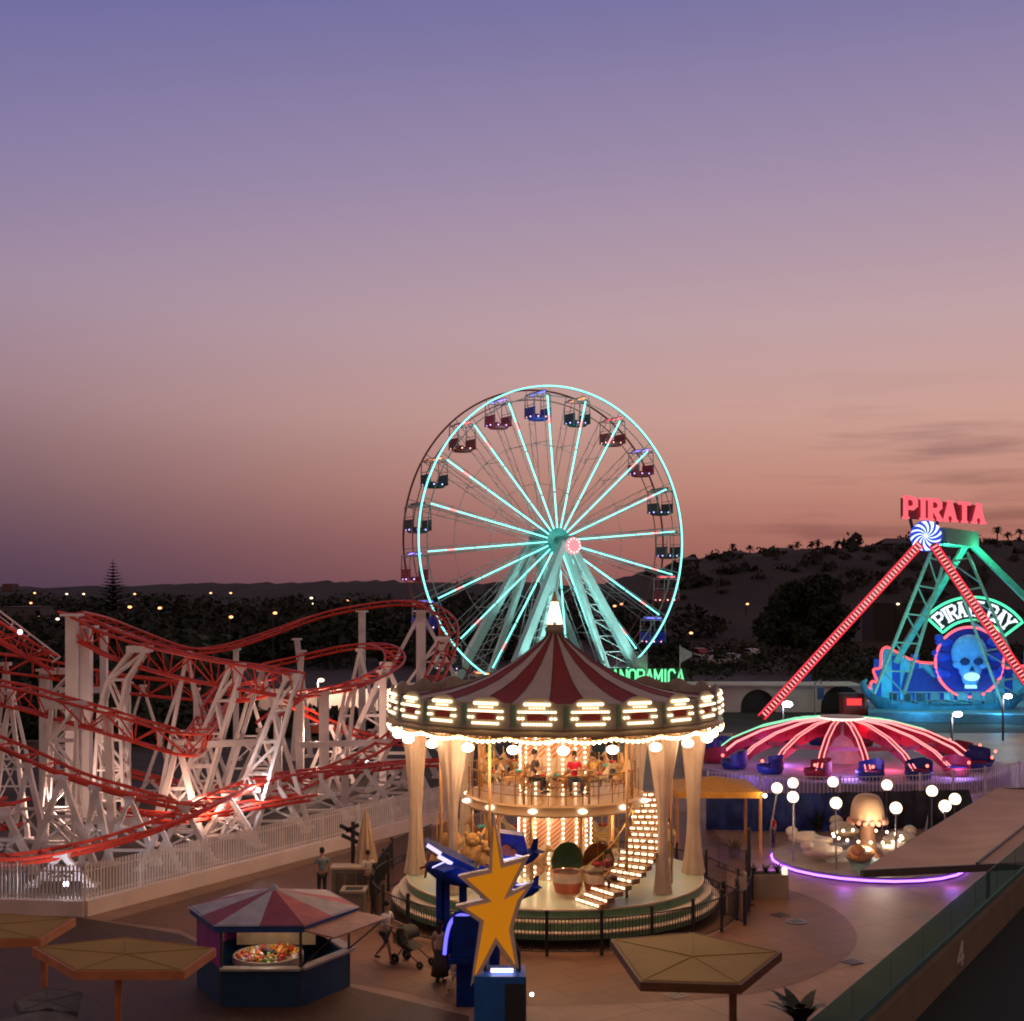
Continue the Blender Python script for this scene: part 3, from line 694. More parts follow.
# ================================================================ ferris wheel
def ferris():
    c0 = P(557.2, 541, 119); ROT = radians(30); n = Vector((sin(ROT), -cos(ROT), 0))
    ctr = Vector((c0.x, c0.y, 0))-n*1.45; hz = c0.z; RW = 14.15
    t = thing('ferris_wheel', 'large ferris wheel with teal neon spokes and rim and sixteen-odd hanging cabins', 'ferris wheel', ctr, ROT)
    t['label'] = 'tall ferris wheel outlined in teal neon with a round pink hub'
    up = Vector((0,0,1)); C = Vector((0,0,hz)); NS = 20; ph = radians(95)
    rim = lambda y, r, k, nn=120: C+Vector((r*cos(2*pi*k/nn), y, r*sin(2*pi*k/nn)))
    ST = M('wheel_steel', (.4,.42,.42), .45, metal=.2)
    # rims
    mb = MB(); mb.tube([rim(-1.45,RW,k) for k in range(120)], .09, 6, True); mb.tube([rim(-1.45,RW-.9,k) for k in range(120)], .05, 5, True); fr = mb.build('front_rim', ST, t, True)
    mb = MB(); mb.tube([rim(-1.62,RW,k) for k in range(120)], .07, 6, True); mb.build('rim_tube_light', TEAL, fr, True)
    mb = MB(); mb.tube([rim(1.45,RW,k) for k in range(120)], .09, 6, True); mb.tube([rim(1.45,RW-.9,k) for k in range(120)], .05, 5, True); mb.build('back_rim', M('wheel_steel_red', (.22,.06,.05), .5), t, True)
    BARC = [E('cabin_bar_violet', (.30,.18,1), 3), E('cabin_bar_red', (1,.10,.12), 3), E('cabin_bar_orange', (1,.28,.10), 3), E('cabin_bar_blue', (.12,.14,1), 3), M('cabin_bar_off', (.2,.2,.2), .5)]
    PSPK = E('spoke_pink', (1,.42,.42), 1.6)
    for i in range(NS):
        a = ph+2*pi*i/NS; e = Vector((cos(a),0,sin(a))); s = Vector((-sin(a),0,cos(a)))
        mb = MB()
        for y in (-1.45, 1.45):
            for q in (-1, 1): mb.tube([C+e*.9+s*(q*.16)+Vector((0,y*.8,0)), C+e*(RW-.1)+s*(q*.36)+Vector((0,y,0))], .035, 4)
        for y in (-1.45, 1.45):
            for q in range(5):
                r = 3+q*2; w = .16+.26*r/RW; w2 = .16+.26*(r+2)/RW
                mb.tube([C+e*r-s*w+Vector((0,y,0)), C+e*(r+2)+s*w2+Vector((0,y,0))], .02, 3, cap=False); mb.tube([C+e*r-s*w+Vector((0,y,0)), C+e*r+s*w+Vector((0,y,0))], .02, 3, cap=False)
        e2 = Vector((cos(a+2*pi/NS),0,sin(a+2*pi/NS)))
        for r in (5.5, 9.2):
            mb.tube([C+e*r+Vector((0,1.45,0)), C+e2*r+Vector((0,1.45,0))], .025, 4, cap=False)
        mb.tube([C+e*9.2+Vector((0,-1.45,0)), C+e*9.2+Vector((0,1.45,0))], .03, 4)
        sp = mb.build('spoke', ST, t)
        y = -1.62; sg = ((1.0,4.4),(4.55,8.6),(8.75,10.7),(11.5,13.3))
        for r0, r1 in sg: mb = MB(); mb.tube([C+e*r0+Vector((0,y,0)), C+e*r1+Vector((0,y,0))], .068, 6); mb.build('spoke_tube_light', TEAL, sp)
        mb = MB(); mb.tube([C+e*10.7+Vector((0,y,0)), C+e*11.5+Vector((0,y,0))], .08, 6); mb.build('spoke_tube_accent', PSPK, sp)
    # cabins
    TUB = [M('tub_crimson', (.42,.05,.09), .4), M('tub_maroon2', (.3,.06,.06), .4), M('tub_slate', (.03,.09,.10), .4), M('tub_blue', (.05,.07,.5), .4), M('tub_grey', (.08,.10,.10), .4)]
    for i in range(NS):
        a = ph+2*pi*i/NS; p = C+Vector((cos(a),0,sin(a)))*(RW-.35)
        k = (3,0,1,2,4,0,3,4,2,1,0,3,4,3,1,4,4,0,1,2)[i]
        mb = MB(); mb.tube([(0,-1.45,0),(0,1.45,0)], .07, 6)
        for x in (-.75, .75):
            for y in (-.85, .85): mb.tube([(0,y*.9,0),(x*1.1,y,-.3),(x*1.2,y,-2.4)], .055, 4)
        for y in (-.85, .85): mb.tube([(-.83,y,-.32),(.83,y,-.32)], .04, 4)
        for x in (-.83, .83): mb.tube([(x,-.85,-.32),(x,.85,-.32)], .04, 4); mb.tube([(x,-.85,-1.25),(x,.85,-1.25)], .03, 4)
        cab = mb.build('cabin', ST, t); cab.location = p
        mb = MB(); mb.tube([(0,-1.3,-.1),(0,1.3,-.1)], .075, 6); mb.build('cabin_bar_light', BARC[k], cab)
        mb = MB()
        for x in (-1, 1):
            mb.box((x*.85,0,-1.95), (.12,1.8,.95)); mb.box((x*.55,0,-2.2), (.45,1.7,.14))
        mb.lathe([(.2,-2.66),(.8,-2.62),(.98,-2.45),(1.02,-2.25),(.95,-2.25),(.3,-2.5)], 20); mb.build('tub', TUB[k], cab)
        mb = MB()
        for q in range(8): mb.ball((1.0*cos(q*pi/4+.3),1.0*sin(q*pi/4+.3),-2.35), .06, 5, 4)
        mb.build('cabin_bulbs', E('cabin_bulb_%d' % (k % 2), ((.5,.4,1),(1,.45,.4))[k % 2], 4), cab)
    # hub
    HUBM = M('hub_teal', (.12,.42,.40), .4)
    mb = MB(); mb.M = Matrix.Translation(C) @ Matrix.Rotation(pi/2, 4, 'X')
    mb.lathe([(.05,-2.6),(.45,-2.6),(.45,-1.7),(1.2,-1.7),(1.2,1.7),(.45,1.7),(.45,4.2),(.05,4.2)], 28); mb.build('hub', HUBM, t, 'angle')
    mb = MB(); mb.M = Matrix.Translation(C+Vector((0,-4.2,-.5))) @ Matrix.Rotation(pi/2, 4, 'X')
    mb.lathe([(.02,.12),(.3,.12),(.78,.06),(.8,-.1),(.5,-.15)], 28); hd = mb.build('hub_disc', E('hub_pink', (1,.32,.36), 1.15), t, 'angle')
    mb = MB()
    for k in range(12):
        a = 2*pi*k/12; mb.ball((C.x+.62*cos(a), -4.31, C.z-.5+.62*sin(a)), .07, 6, 4)
    mb.build('hub_bulbs', E('hub_bulb', (1,.75,.7), 3), hd)
    # legs: two A-frames of tapering box girders
    LEG = M('leg_teal_white', (.45,.62,.60), .45, var=.06)
    for yt, yb in ((-3.0,-5.2),(3.0,5.2)):
        for x in (-1, 1):
            top = C+Vector((x*.25,yt,-.1)); bot = Vector((x*8.4,yb,.4))
            mb = MB(); mb.beam(top, bot, .55, .7, .9, .8, up=(0,1,0)); l = mb.build('leg', LEG, t)
            mb = MB(); mb.beam(C+Vector((x*.2,yt*.8,-.5)), Vector((x*5.0,yb*.8,.4)), .35, .4, .6, .5, up=(0,1,0)); mb.build('leg', LEG, t)
            mb = MB()                                        # inner lattice brace
            b2 = Vector((x*4.4,yb,.4)); N = 9
            mb.tube([top, b2], .12, 5)
            for k in range(N):
                f0 = (k+1)/(N+1.5); f1 = (k+2)/(N+1.5); mb.tube([top.lerp(b2,f0), top.lerp(bot,f1)], .05, 4); mb.tube([top.lerp(bot,f0), top.lerp(b2,f0)], .05, 4)
            mb.build('lattice_brace', ST, l)
    mb = MB()
    for y in (-5.2, 5.2): mb.beam((-9.4,y,.25),(9.4,y,.25), 1.6, .5)
    for x in (-8.4, 8.4): mb.beam((x,-5.6,.2),(x,5.6,.2), 1.5, .4)
    mb.build('base_frame', M('base_grey', (.2,.21,.22), .6), t)
    # floodlights fixed to the base
    Rm = Matrix.Rotation(ROT, 3, 'Z')
    for x, y in ((-5,-9.0),(5,-9.0),(0,-9.5)):
        loc = ctr+Rm @ Vector((x,y,.9)); mb = MB(); mb.box((x,y,.55), (.5,.4,.5)); f = mb.build('floodlight', IRON, t)
        mb = MB(); mb.box((x,y+.05,.84), (.4,.3,.04)); mb.build('floodlight_lens', E('flood_lens', (.3,.95,.85), 8), f)
        lamp('teal_floodlight', loc, (.5,1,.94), 6500, .3, kind='SPOT', target=ctr+Rm @ Vector((x*.35,-2.5,10.5)), spot=1.0)
    lamp('teal_hub_light', ctr+Rm @ Vector((0,-3.3,hz)), (.3,1,.92), 700, .6)
    return t
ferris()
# green PANORAMICA letters over the wheel's ticket office
def panoramica():
    Y = 100; a = P(603.5,683.5,Y); b = P(684,683,Y); hgt = 13.6*Y/F
    t = thing('letter_sign', 'green lit PANORAMICA letters standing on a roof below the ferris wheel', 'sign', (a.x,Y,a.z))
    txt = 'PANORAMICA'; gap = .16; tw = text_width(txt, gap); sx_ = (b.x-a.x)/tw; x = 0
    for ch in txt:
        mb = MB(); glyph(mb, ch, lambda u, v, d: ((x+u)*sx_, d*.3, v*hgt), .15, .3); mb.build('letter', E('panoramica_green', (.20,1,.42), 1.35), t)
        x += GW.get(ch, .56)+gap
    mb = MB(); mb.beam((-.2,.2,-.12),(b.x-a.x+.2,.2,-.12), .2, .1)
    for k in range(7): mb.beam((k*.95+.2,.25,-.1),(k*.95+.2,.4,-1.2), .06)
    mb.build('frame', IRON, t)
    mb = MB(); mb.box(((b.x-a.x)/2,.42,hgt*.5), (b.x-a.x+.5,.06,hgt*1.25)); mb.build('back_panel', M('green_glow_backing', (.008,.03,.015), .6), t)  # added panel, the green glow behind the letters put into its colour
    t2 = thing('ticket_office', 'small dark flat-roofed office carrying the green letters', 'building', ((a.x+b.x)/2,Y+1.8,0))
    w = b.x-a.x+1; zt = a.z-.35
    mb = MB(); mb.box((0,0,zt/2), (w,3.6,zt)); mb.build('wall', M('office_wall', (.12,.10,.09), .8), t2)
    mb = MB(); mb.box((0,0,zt+.08), (w+.5,4,.16)); mb.build('roof', M('office_roof', (.08,.07,.07), .8), t2)
    for x in (-2, 0, 2): mb = MB(); mb.box((x,-1.81,zt*.5), (1.1,.04,1.1)); mb.build('window', M('dark_glass', (.02,.025,.03), .1), t2)
    for k, (px, py) in enumerate(((647,652),(680,645))):
        p = P(px, py, 99); t3 = thing('flag', ('pale flag on the left pole above the green letters','pale flag on the right pole above the green letters')[k], 'flag', (p.x,99,p.z-3.2))
        mb = MB(); mb.tube([(0,0,-.4),(0,0,3.2)], .04, 6); mb.build('flagpole', WHITE, t3)
        mb = MB(); mb.grid(lambda u, v: (u*(.9-.35*0), .08*sin(5*u)+0, 3.1-v*1.3*(1-u*.75)-u*.45), 8, 4); mb.build('flag_cloth', M('flag_cloth', (.45,.55,.55), .8, trans=.3), t3, True)
        if k == 0: t3.scale = (-1,1,1)
    lamp('green_sign_glow', P(645,676,98.6)-Vector((0,0,.4)), (.2,1,.45), 60, .5)
panoramica()

# ================================================================ pirate ship ride
def pirate():
    hub = P(926,536,112); far = P(968,541,121)
    t = thing('pirate_ship_ride', 'swinging pirate ship ride on red-lit and green legs beneath a pink PIRATA sign', 'ride', (hub.x,hub.y,0))
    o = Vector((hub.x,hub.y,0)); L = lambda p: Vector(p)-o
    h = L(hub); f = L(far); ax = (f-h); ax.z = 0; ax.normalize()
    LEGR = M('leg_dark_red', (.30,.05,.06), .5); LEGT = M('leg_green', (.16,.50,.40), .45); LEGP = M('leg_pale', (.42,.38,.5), .5)
    RUNG = E('led_rung', (1,.30,.30), 1.7); REDL = E('led_red_line', (1,.04,.07), 1.2)
    for px, py, Y in ((760,716,111),(1052,735,108)):
        b = L(P(px,py,Y)); b.z = .1; d = (b-h).normalized(); top = h+d*.9
        mb = MB(); mb.beam(top, b, .5, .7, up=(0,-1,0)); l = mb.build('front_leg', LEGR, t)
        nrm = Vector((0,-1,0)); s = d.cross(nrm).normalized(); k = int((b-top).length/.34); mb = MB()
        for q in range(k):
            c = top+d*(.2+q*.34)+nrm*.4; mb.beam(c-s*.22, c+s*.22, .06, .12, up=d)
        mb.build('led_rungs', RUNG, l)
        mb = MB()
        for sg in (-1, 1): mb.beam(top+nrm*.39+s*(sg*.31), b+nrm*.39+s*(sg*.31), .10, .1, up=nrm)
        mb.build('led_edge', REDL, l)
    for px, py, Y in ((872,700,128),(1130,690,128)):
        b = L(P(px,py,Y)); b.z = .1; mb = MB(); mb.beam(f, b, .5, .6, .6, .6, up=(0,1,0)); mb.build('rear_leg', LEGT, t)
    # axle, disc, gear housing
    mb = MB(); mb.tube([h+ax*.2, f+ax*.5], .6, 14); mb.build('axle', LEGT, t, True)
    mb = MB(); mb.beam(h+ax*2.2+Vector((0,0,.1)), f+Vector((0,0,.1)), 2.0, 1.4); mb.build('axle_housing', LEGT, t)
    fr = Vector((-.32,-.95,0)).normalized(); sd = Vector((-fr.y,fr.x,0)); up = Vector((0,0,1))
    if sd.x < 0: sd = -sd
    c = h+fr*.25; mb = MB()
    mb.prism([c+sd*(1.32*cos(2*pi*k/40))+up*(1.32*sin(2*pi*k/40)) for k in range(40)], -fr*.3); dsc = mb.build('hub_disc', E('disc_blue', (.05,.09,.8), .8), t)
    mb = MB()
    for k in range(12):
        a0 = 2*pi*k/12; q = []
        for j in range(8):
            r = .28+1.0*j/7; a = a0+.75*j/7; q.append((r, a))
        lft = [c+fr*.04+sd*(r*cos(a-.085-.02*j))+up*(r*sin(a-.085)) for j, (r, a) in enumerate(q)]; rgt = [c+fr*.04+sd*(r*cos(a+.10))+up*(r*sin(a+.10)) for r, a in q]
        for j in range(7): mb.quad(lft[j], rgt[j], rgt[j+1], lft[j+1])
    for k in range(24): mb.ball(c+fr*.05+sd*(.22*cos(k*pi/12)*(k % 3)/2)+up*(.22*sin(k*pi/12)*(k % 3)/2), .06, 5, 4)
    mb.build('disc_swirl', E('disc_white', (.62,.78,1), 2.0), dsc)
    # swing arms: two lattice legs down to the boat
    def lattice(name, a0, a1, b0, b1, n, w=.17):
        a0, a1, b0, b1 = [L(P(*p)) for p in (a0,a1,b0,b1)]; mb = MB(); mb.beam(a0,b0,w,w); mb.beam(a1,b1,w,w)
        for k in range(n):
            f0 = (k+.2)/n; f1 = min(1, (k+1.05)/n); mb.beam(a0.lerp(b0,f0), a1.lerp(b1,f0), w*.6); mb.beam(a0.lerp(b0,f0), a1.lerp(b1,f1), w*.45)
        return mb.build(name, M('arm_teal', (.30,.72,.62), .4), t)
    lattice('swing_arm', (931,552,112.5), (946,556,114), (874,694,110.5), (904,694,112.5), 5, .22)
    lattice('swing_arm', (948,556,113), (967,552,116), (1003,706,111), (1032,702,113), 5, .22)
    # boat
    BOAT = M('boat_blue', (.06,.36,.55), .4, var=.3, scale=1.2); mb = MB(); c0 = L(P(945,722,113)); ln = 6.9
    def hull(u, v):
        x = -ln+2*ln*u; sheer = 1.1*abs(2*u-1)**2.4; half = 1.5*sqrt(max(0, 1-abs(2*u-1)**3)); a = pi*(v-.5)
        return c0+Vector((x, half*sin(a)*1.0, 1.55+sheer-(1.9+sheer*.2)*cos(a)*sqrt(max(.05, 1-abs(2*u-1)**2.2))))
    mb.grid(hull, 30, 12); boat = mb.build('boat', BOAT, t, True)
    mb = MB()
    for k in range(9):
        x = -4.8+k*1.2; mb.box(c0+Vector((x,-.1,1.75)), (.75,2.3,.16)); mb.box(c0+Vector((x+.32,-.1,2.15)), (.12,2.3,.75))
    mb.build('bench', M('bench_cyan', (.05,.35,.5), .4), boat)
    mb = MB()
    for k in range(11): mb.tube([c0+Vector((-5+k,-1.4,1.6)), c0+Vector((-5+k,-1.4,2.7))], .04, 4)
    mb.tube([c0+Vector((-5.4,-1.4,2.7)), c0+Vector((5.4,-1.4,2.7))], .05, 5); mb.build('railing', M('rail_cyan', (.2,.5,.55), .4), boat)
    for sg in (-1, 1):
        mb = MB(); mb.tube([c0+Vector((sg*(ln-.4),0,2.2)), c0+Vector((sg*(ln+.1),0,2.9)), c0+Vector((sg*(ln+.25),0,3.4)), c0+Vector((sg*(ln-.1),0,3.7))], [.4,.32,.24,.12], 10); mb.build('prow_scroll', BOAT, boat, True)
    # loading platform
    mb = MB(); q = [L(P(*p)) for p in ((868,728,109),(1060,740,106),(1090,722,120),(868,712,120))]
    for p in q: p.z = .0
    mb.prism(q, (0,0,.75)); mb.build('platform', M('platform_blue', (.10,.30,.42), .6), t)
    # backdrop wall with wavy neon top
    Yb = 126; top = spline([(866,715,Yb),(867,699,Yb),(871,682,Yb),(877,682,Yb),(873,670,Yb),(880,667,Yb),(881,652,Yb),(886,647,Yb),(893,650,Yb),(905,657,Yb),(920,662,Yb),(938,663,Yb),(960,663,Yb),(990,668,Yb),(1006,668,Yb),(1020,666,Yb),(1040,664,Yb),(1060,652,Yb),(1070,665,Yb),(1076,715,Yb)], 5)
    poly = [L(P(*p)) for p in top]+[L(P(1076,730,Yb)), L(P(866,730,Yb))]
    for p in poly: p.z = max(p.z, .05)
    WALLM = M('backdrop_cyan', (.09,.48,.62), .6, var=.35, scale=.9)
    mb = MB(); mb.prism(poly, (0,.35,0)); bk = mb.build('backdrop', WALLM, t)
    rr = random.Random(5); mb = MB(); x0 = L(P(868,700,Yb)).x; x1 = L(P(1074,700,Yb)).x; n = 11
    for k in range(n):
        x = x0+(x1-x0)*(k+.5)/n; zt = 2.6+2.6*rr.random()
        if abs(x-L(P(967,665,Yb)).x) < 3.6: zt = min(zt, 2.4)
        mb.box((x, L(P(0,0,Yb)).y-.03, zt/2+.1), ((x1-x0)/n*.42, .06, zt))
    mb.build('painted_plank', M('plank_blue', (.015,.06,.42), .6, var=.3), bk)
    sh = [L(P(*p)) for p in ((905,672,Yb),(922,668,Yb),(965,706,Yb),(952,716,Yb),(922,700,Yb),(900,690,Yb))]
    mb = MB(); mb.prism([p+Vector((0,-.09,0)) for p in sh], (0,-.04,0)); mb.build('painted_sail', M('sail_navy', (.012,.03,.26), .6), bk)
    mb = MB(); mb.tube([L(P(*p))+Vector((0,-.12,0)) for p in top[2:-2]], .12, 6); mb.build('neon_outline', REDNEON, bk, True)
    # skull medallion
    cc = L(P(969,662,Yb-1)); k_ = (Yb-1)/F; mb = MB()
    ring = [cc+Vector((34*k_*cos(2*pi*k/48), 0, 35*k_*sin(2*pi*k/48))) for k in range(48)]
    mb.prism(ring, (0,.5,0)); med = mb.build('medallion', M('medallion_navy', (.012,.02,.28), .5), t)
    mb = MB(); mb.tube([p+Vector((0,-.12,0)) for p in ring], .13, 6, True); mb.build('neon_ring', PINKN, med, True)
    k_ *= .84; px = lambda x, y, d=0: cc+Vector((x*k_, d, -y*k_))
    SK = M('skull_blue', (.16,.42,.85), .5, var=.15); mb = MB()
    mb.ball(px(0,-10,-.1), 22*k_, 18, 12, (1,.35,1.05)); mb.ball(px(0,8,-.3), 14*k_, 14, 8, (1,.4,1.0)); mb.ball(px(0,19,-.35), 11*k_, 14, 8, (.95,.4,.9))
    for s_ in (-1, 1): mb.ball(px(s_*14,3,-.35), 7*k_, 10, 6, (1,.5,.7))
    sk = mb.build('skull', SK, med, True)
    mb = MB()
    for s_ in (-1, 1): mb.ball(px(s_*8,-1,-.75), 5.2*k_, 12, 8, (1.1,.5,.85))
    mb.prism([px(0,4,-.98), px(3,10,-.98), px(-3,10,-.98)], (0,.4,0)); mb.build('eye_socket', M('skull_dark', (.01,.03,.14), .7), sk, True)
    mb = MB(); mb.ball(px(0,17,-.75), 7.5*k_, 12, 8, (1.3,.5,.7)); mb.box(px(0,29,-.5), (13*k_,.3,4*k_)); mb.build('teeth', E('skull_teeth', (.45,.95,1), 1.2), sk, True)
    mb = MB()
    for s_ in (-1, 1):
        mb = MB()
        for y_ in (-24, -6, 14): mb.ball(px(s_*(33-abs(y_)*.12),y_,-.1), 7.5*k_, 10, 6, (1.5,.3,.75)); mb.ball(px(s_*(41-abs(y_)*.2),y_-5,-.1), 4.5*k_, 8, 6, (1.3,.4,.9))
        mb.build('scroll_ornament', M('scroll_blue', (.02,.05,.5), .5), med, True)
    # arched sign
    Ya = Yb-.5; ac = (972,660); a0, a1 = radians(137), radians(37); K = 28
    A = lambda r, a, y=0: L(P(ac[0]+r*cos(a), ac[1]-r*sin(a), Ya))+Vector((0,y,0))
    arc_o = [A(63, a0+(a1-a0)*k/K) for k in range(K+1)]; arc_i = [A(40, a0+(a1-a0)*k/K) for k in range(K+1)]
    mb = MB()
    for k in range(K): mb.prism([arc_o[k],arc_o[k+1],arc_i[k+1],arc_i[k]], (0,.3,0))
    mb.beam(A(41,radians(120),.2), L(P(950,668,Ya))+Vector((0,.2,0)), .15); mb.beam(A(41,radians(60),.2), L(P(992,668,Ya))+Vector((0,.2,0)), .15)
    sg = mb.build('arch_sign', M('sign_black', (.012,.018,.014), .5), t)
    mb = MB(); mb.tube([p+Vector((0,-.1,0)) for p in arc_o+arc_i[::-1]], .12, 6, True); mb.build('sign_neon', GREENN, sg)
    txt = 'PIRATE BAY'; gap = .14; tw = text_width(txt, gap); mb = MB(); x = 0; amp = radians(90)
    for ch in txt:
        w = GW.get(ch,.56)
        def fn(u, v, d, x=x): a = radians(132)-amp*((x+u)/tw); return A(44.5+v*14.0, a, -.12+d*.5)
        if ch != ' ': glyph(mb, ch, fn, .17, .2, True)
        x += w+gap
    mb.build('sign_letters', E('sign_white', (.8,.9,1), 1.5), sg)
    # PIRATA letters over the axle
    a = L(P(906.5,517.5,111)); b = L(P(984,523,118)); d = b-a; dn = Vector((d.x,d.y,0)).normalized(); nr = Vector((dn.y,-dn.x,0)); txt = 'PIRATA'; gap = .3; tw = text_width(txt, gap); wl = Vector((d.x,d.y,0)).length
    top = thing('letter_sign', 'pink lit PIRATA letters on top of the swinging ship ride', 'sign', a+o)
    x = 0
    for ch in txt:
        def fn(u, v, dd, x=x):
            q = (x+u)/tw; return dn*(q*wl)+Vector((0,0,d.z*q+v*(1.72-.1*q)))-nr*(dd*.5)
        mb = MB(); glyph(mb, ch, fn, .19, .35, True); l = mb.build('letter', E('pirata_pink', (1,.14,.18), 1.15), top)
        x += GW.get(ch,.56)+gap
    mb = MB(); bk0 = -nr*.35
    mb.prism([bk0+Vector((0,0,-.05)), bk0+dn*wl+Vector((0,0,d.z-.05)), bk0+dn*wl+Vector((0,0,d.z+1.6)), bk0+Vector((0,0,1.72))], -nr*.25); mb.build('back_panel', M('sign_back', (.28,.03,.05), .6), top)
    mb = MB(); mb.beam(dn*1.2-nr*.5+Vector((0,0,-.05)), dn*1.6-nr*.5+Vector((0,0,-1.0)), .2); mb.build('bracket', IRON, top); mb = MB(); mb.beam(dn*5.2-nr*.5+Vector((0,0,d.z)), dn*4.9-nr*.5+Vector((0,0,d.z-1.0)), .2); mb.build('bracket', IRON, top)
    # coloured floods washing the ride
    for px_, py_, Y, w in ((900,700,121,420),(950,705,121,420),(1010,705,121,420)): lamp('cyan_flood', P(px_,py_,Y), (.10,.62,1), w*1.15, .5)
    lamp('blue_flood', P(967,655,119), (.12,.35,1), 380, .5); lamp('green_flood', P(948,566,117), (.1,1,.6), 700, .5); lamp('green_flood', P(985,560,119), (.1,1,.55), 500, .5)
    lamp('green_flood', P(925,600,106), (.3,1,.75), 700, .5); lamp('cyan_flood', P(920,700,107.5), (.12,.6,1), 330, .5); lamp('cyan_flood', P(1000,708,107), (.12,.6,1), 330, .5)
    for px_, Y in ((900,107.5),(1000,107)):
        pass
pirate()
# ================================================================ roller coaster
def coaster():
    t = thing('roller_coaster', 'red tracked roller coaster on a thicket of white steel supports', 'roller coaster', (-14,60,0))
    o = Vector((-14,60,0)); WS = M('support_white', (.76,.70,.68), .5, var=.14, scale=.7)
    def track(pts, truss=False, gauge=1.05, r=.072, drop=.75, tie=1.0, seg=7):
        p = spline([P(*q)-o for q in pts], seg); n = len(p); Lp, Rp, Cp = [], [], []
        for i in range(n):
            d = p[min(i+1,n-1)]-p[max(i-1,0)]; d.z *= .3; d.normalize(); s = d.cross(Vector((0,0,1))).normalized()
            Lp.append(p[i]-s*gauge/2); Rp.append(p[i]+s*gauge/2); Cp.append(p[i]-Vector((0,0,drop)))
        mb = MB(); mb.tube(Lp, r, 6); mb.tube(Rp, r, 6)
        if truss: mb.tube([c+(a-b)*.18 for a, b, c in zip(Lp,Rp,Cp)], r*.95, 6); mb.tube([c-(a-b)*.18 for a, b, c in zip(Lp,Rp,Cp)], r*.95, 6)
        else: mb.tube([c+Vector((0,0,drop-.28)) for c in Cp], r*1.2, 6)
        acc = 0; flip = 0; last = 0
        for i in range(1, n):
            acc += (p[i]-p[i-1]).length
            if acc > tie:
                acc = 0; mb.beam(Lp[i], Rp[i], .09, .07)
                if truss:
                    flip ^= 1
                    for S, q in ((Lp,.18),(Rp,-.18)):
                        c0 = Cp[last]+(Lp[last]-Rp[last])*q; c1 = Cp[i]+(Lp[i]-Rp[i])*q
                        if flip: mb.tube([S[last], c1], .04, 4)
                        else: mb.tube([c0, S[i]], .04, 4)
                        mb.tube([S[i], c1], .035, 4)
                else:
                    c = Cp[i]+Vector((0,0,drop-.28)); mb.tube([Lp[i], c, Rp[i]], .04, 4)
                last = i
        mb.build('track', RED, t, 'angle')
        return p
    # back layer
    track([(70,612,64),(100,619,70),(140,634,76),(185,648,80),(225,646,83),(270,632,85),(310,617,86),(350,607,86),(395,601,86),(425,604,85),(444,616,83),(449,632,80),(444,655,77),(430,685,74),(412,715,71),(392,738,68),(360,757,66),(330,770,64),(290,790,61),(250,806,59)], gauge=1.15)
    track([(262,664,84),(300,656,84),(345,646,83),(375,644,82),(392,650,79),(394,662,76),(380,673,73),(355,683,70),(325,689,69),(300,694,68),(285,706,67),(262,724,66)], gauge=1.15)
    track([(-15,652,68),(40,659,69),(75,666,70),(130,676,71),(190,682,71),(240,684,71),(270,678,72)], truss=True, drop=.95)
    track([(290,702,72),(330,722,74),(380,738,77),(420,742,79)], gauge=1.2); track([(80,757,66),(150,776,67),(215,786,68),(280,778,69)], gauge=1.0)
    # front layer
    track([(70,613,62),(90,622,61.5),(112,633,61),(160,648,60),(215,660,59.5),(260,667,59),(297,674,58)], truss=True, drop=1.15)
    track([(-15,680,58),(25,688,57),(60,698,56.5),(110,712,56),(150,724,56),(184,733,56),(197,732,57.5),(206,720,60),(216,702,63),(226,688,66)], truss=True, drop=.95)
    track([(-15,735,53),(25,752,52.5),(60,768,52),(100,782,52),(140,793,52),(180,802,52.5),(196,804,53.5),(214,797,55),(240,788,57)], gauge=1.1)
    track([(-20,858,46.5),(25,856,47.5),(70,848,48.5),(120,836,49.5),(165,821,51),(200,806,53),(235,789,56),(275,776,59),(320,770,62),(365,766,65),(405,762,68),(450,760,70)], gauge=1.0)
    track([(120,810,54),(190,815,55),(250,803,57),(310,794,60)], gauge=.9)
    track([(-25,806,50),(0,803,50.5),(18,798,51.5)], truss=True, drop=1.0)
    # chain lift with walkway
    track([(-20,615,62),(5,630,63.5),(30,645,65),(52,656,66)], truss=True, drop=.7)
    mb = MB(); rail = [P(-20,596,62)-o, P(60,657,66)-o]; low = [P(-20,607,62)-o, P(52,662,66)-o]
    mb.tube(rail, .05, 5); mb.tube([a.lerp(b,.5) for a, b in zip(rail,low)], .03, 5)
    for k in range(6): mb.tube([rail[0].lerp(rail[1],k/5), low[0].lerp(low[1],k/5)], .05, 5)
    mb.build('walkway_rail', WS, t)
    mb = MB(); c = P(20,632,63)-o; mb.ball(c, .13, 8, 5); mb.build('walkway_lamp', E('pink_lamp', (1,.35,.4), 6), t)
    # supports. a) simple columns, b) A-frames, c) leaning lattice towers
    def col(px, py, Y, w=.42, lean=0, foot=None):
        w *= .78
        a = P(px,py,Y)-o; b = Vector((a.x+lean, a.y, 0)); mb = MB(); mb.beam(a, b, w, w, up=(0,1,0)); mb.box((a.x,a.y,a.z+.05), (w*1.8,w*1.8,.12)); mb.box((b.x,b.y,.06), (w*2.2,w*2.2,.12))
        return mb.build('support', WS, t)
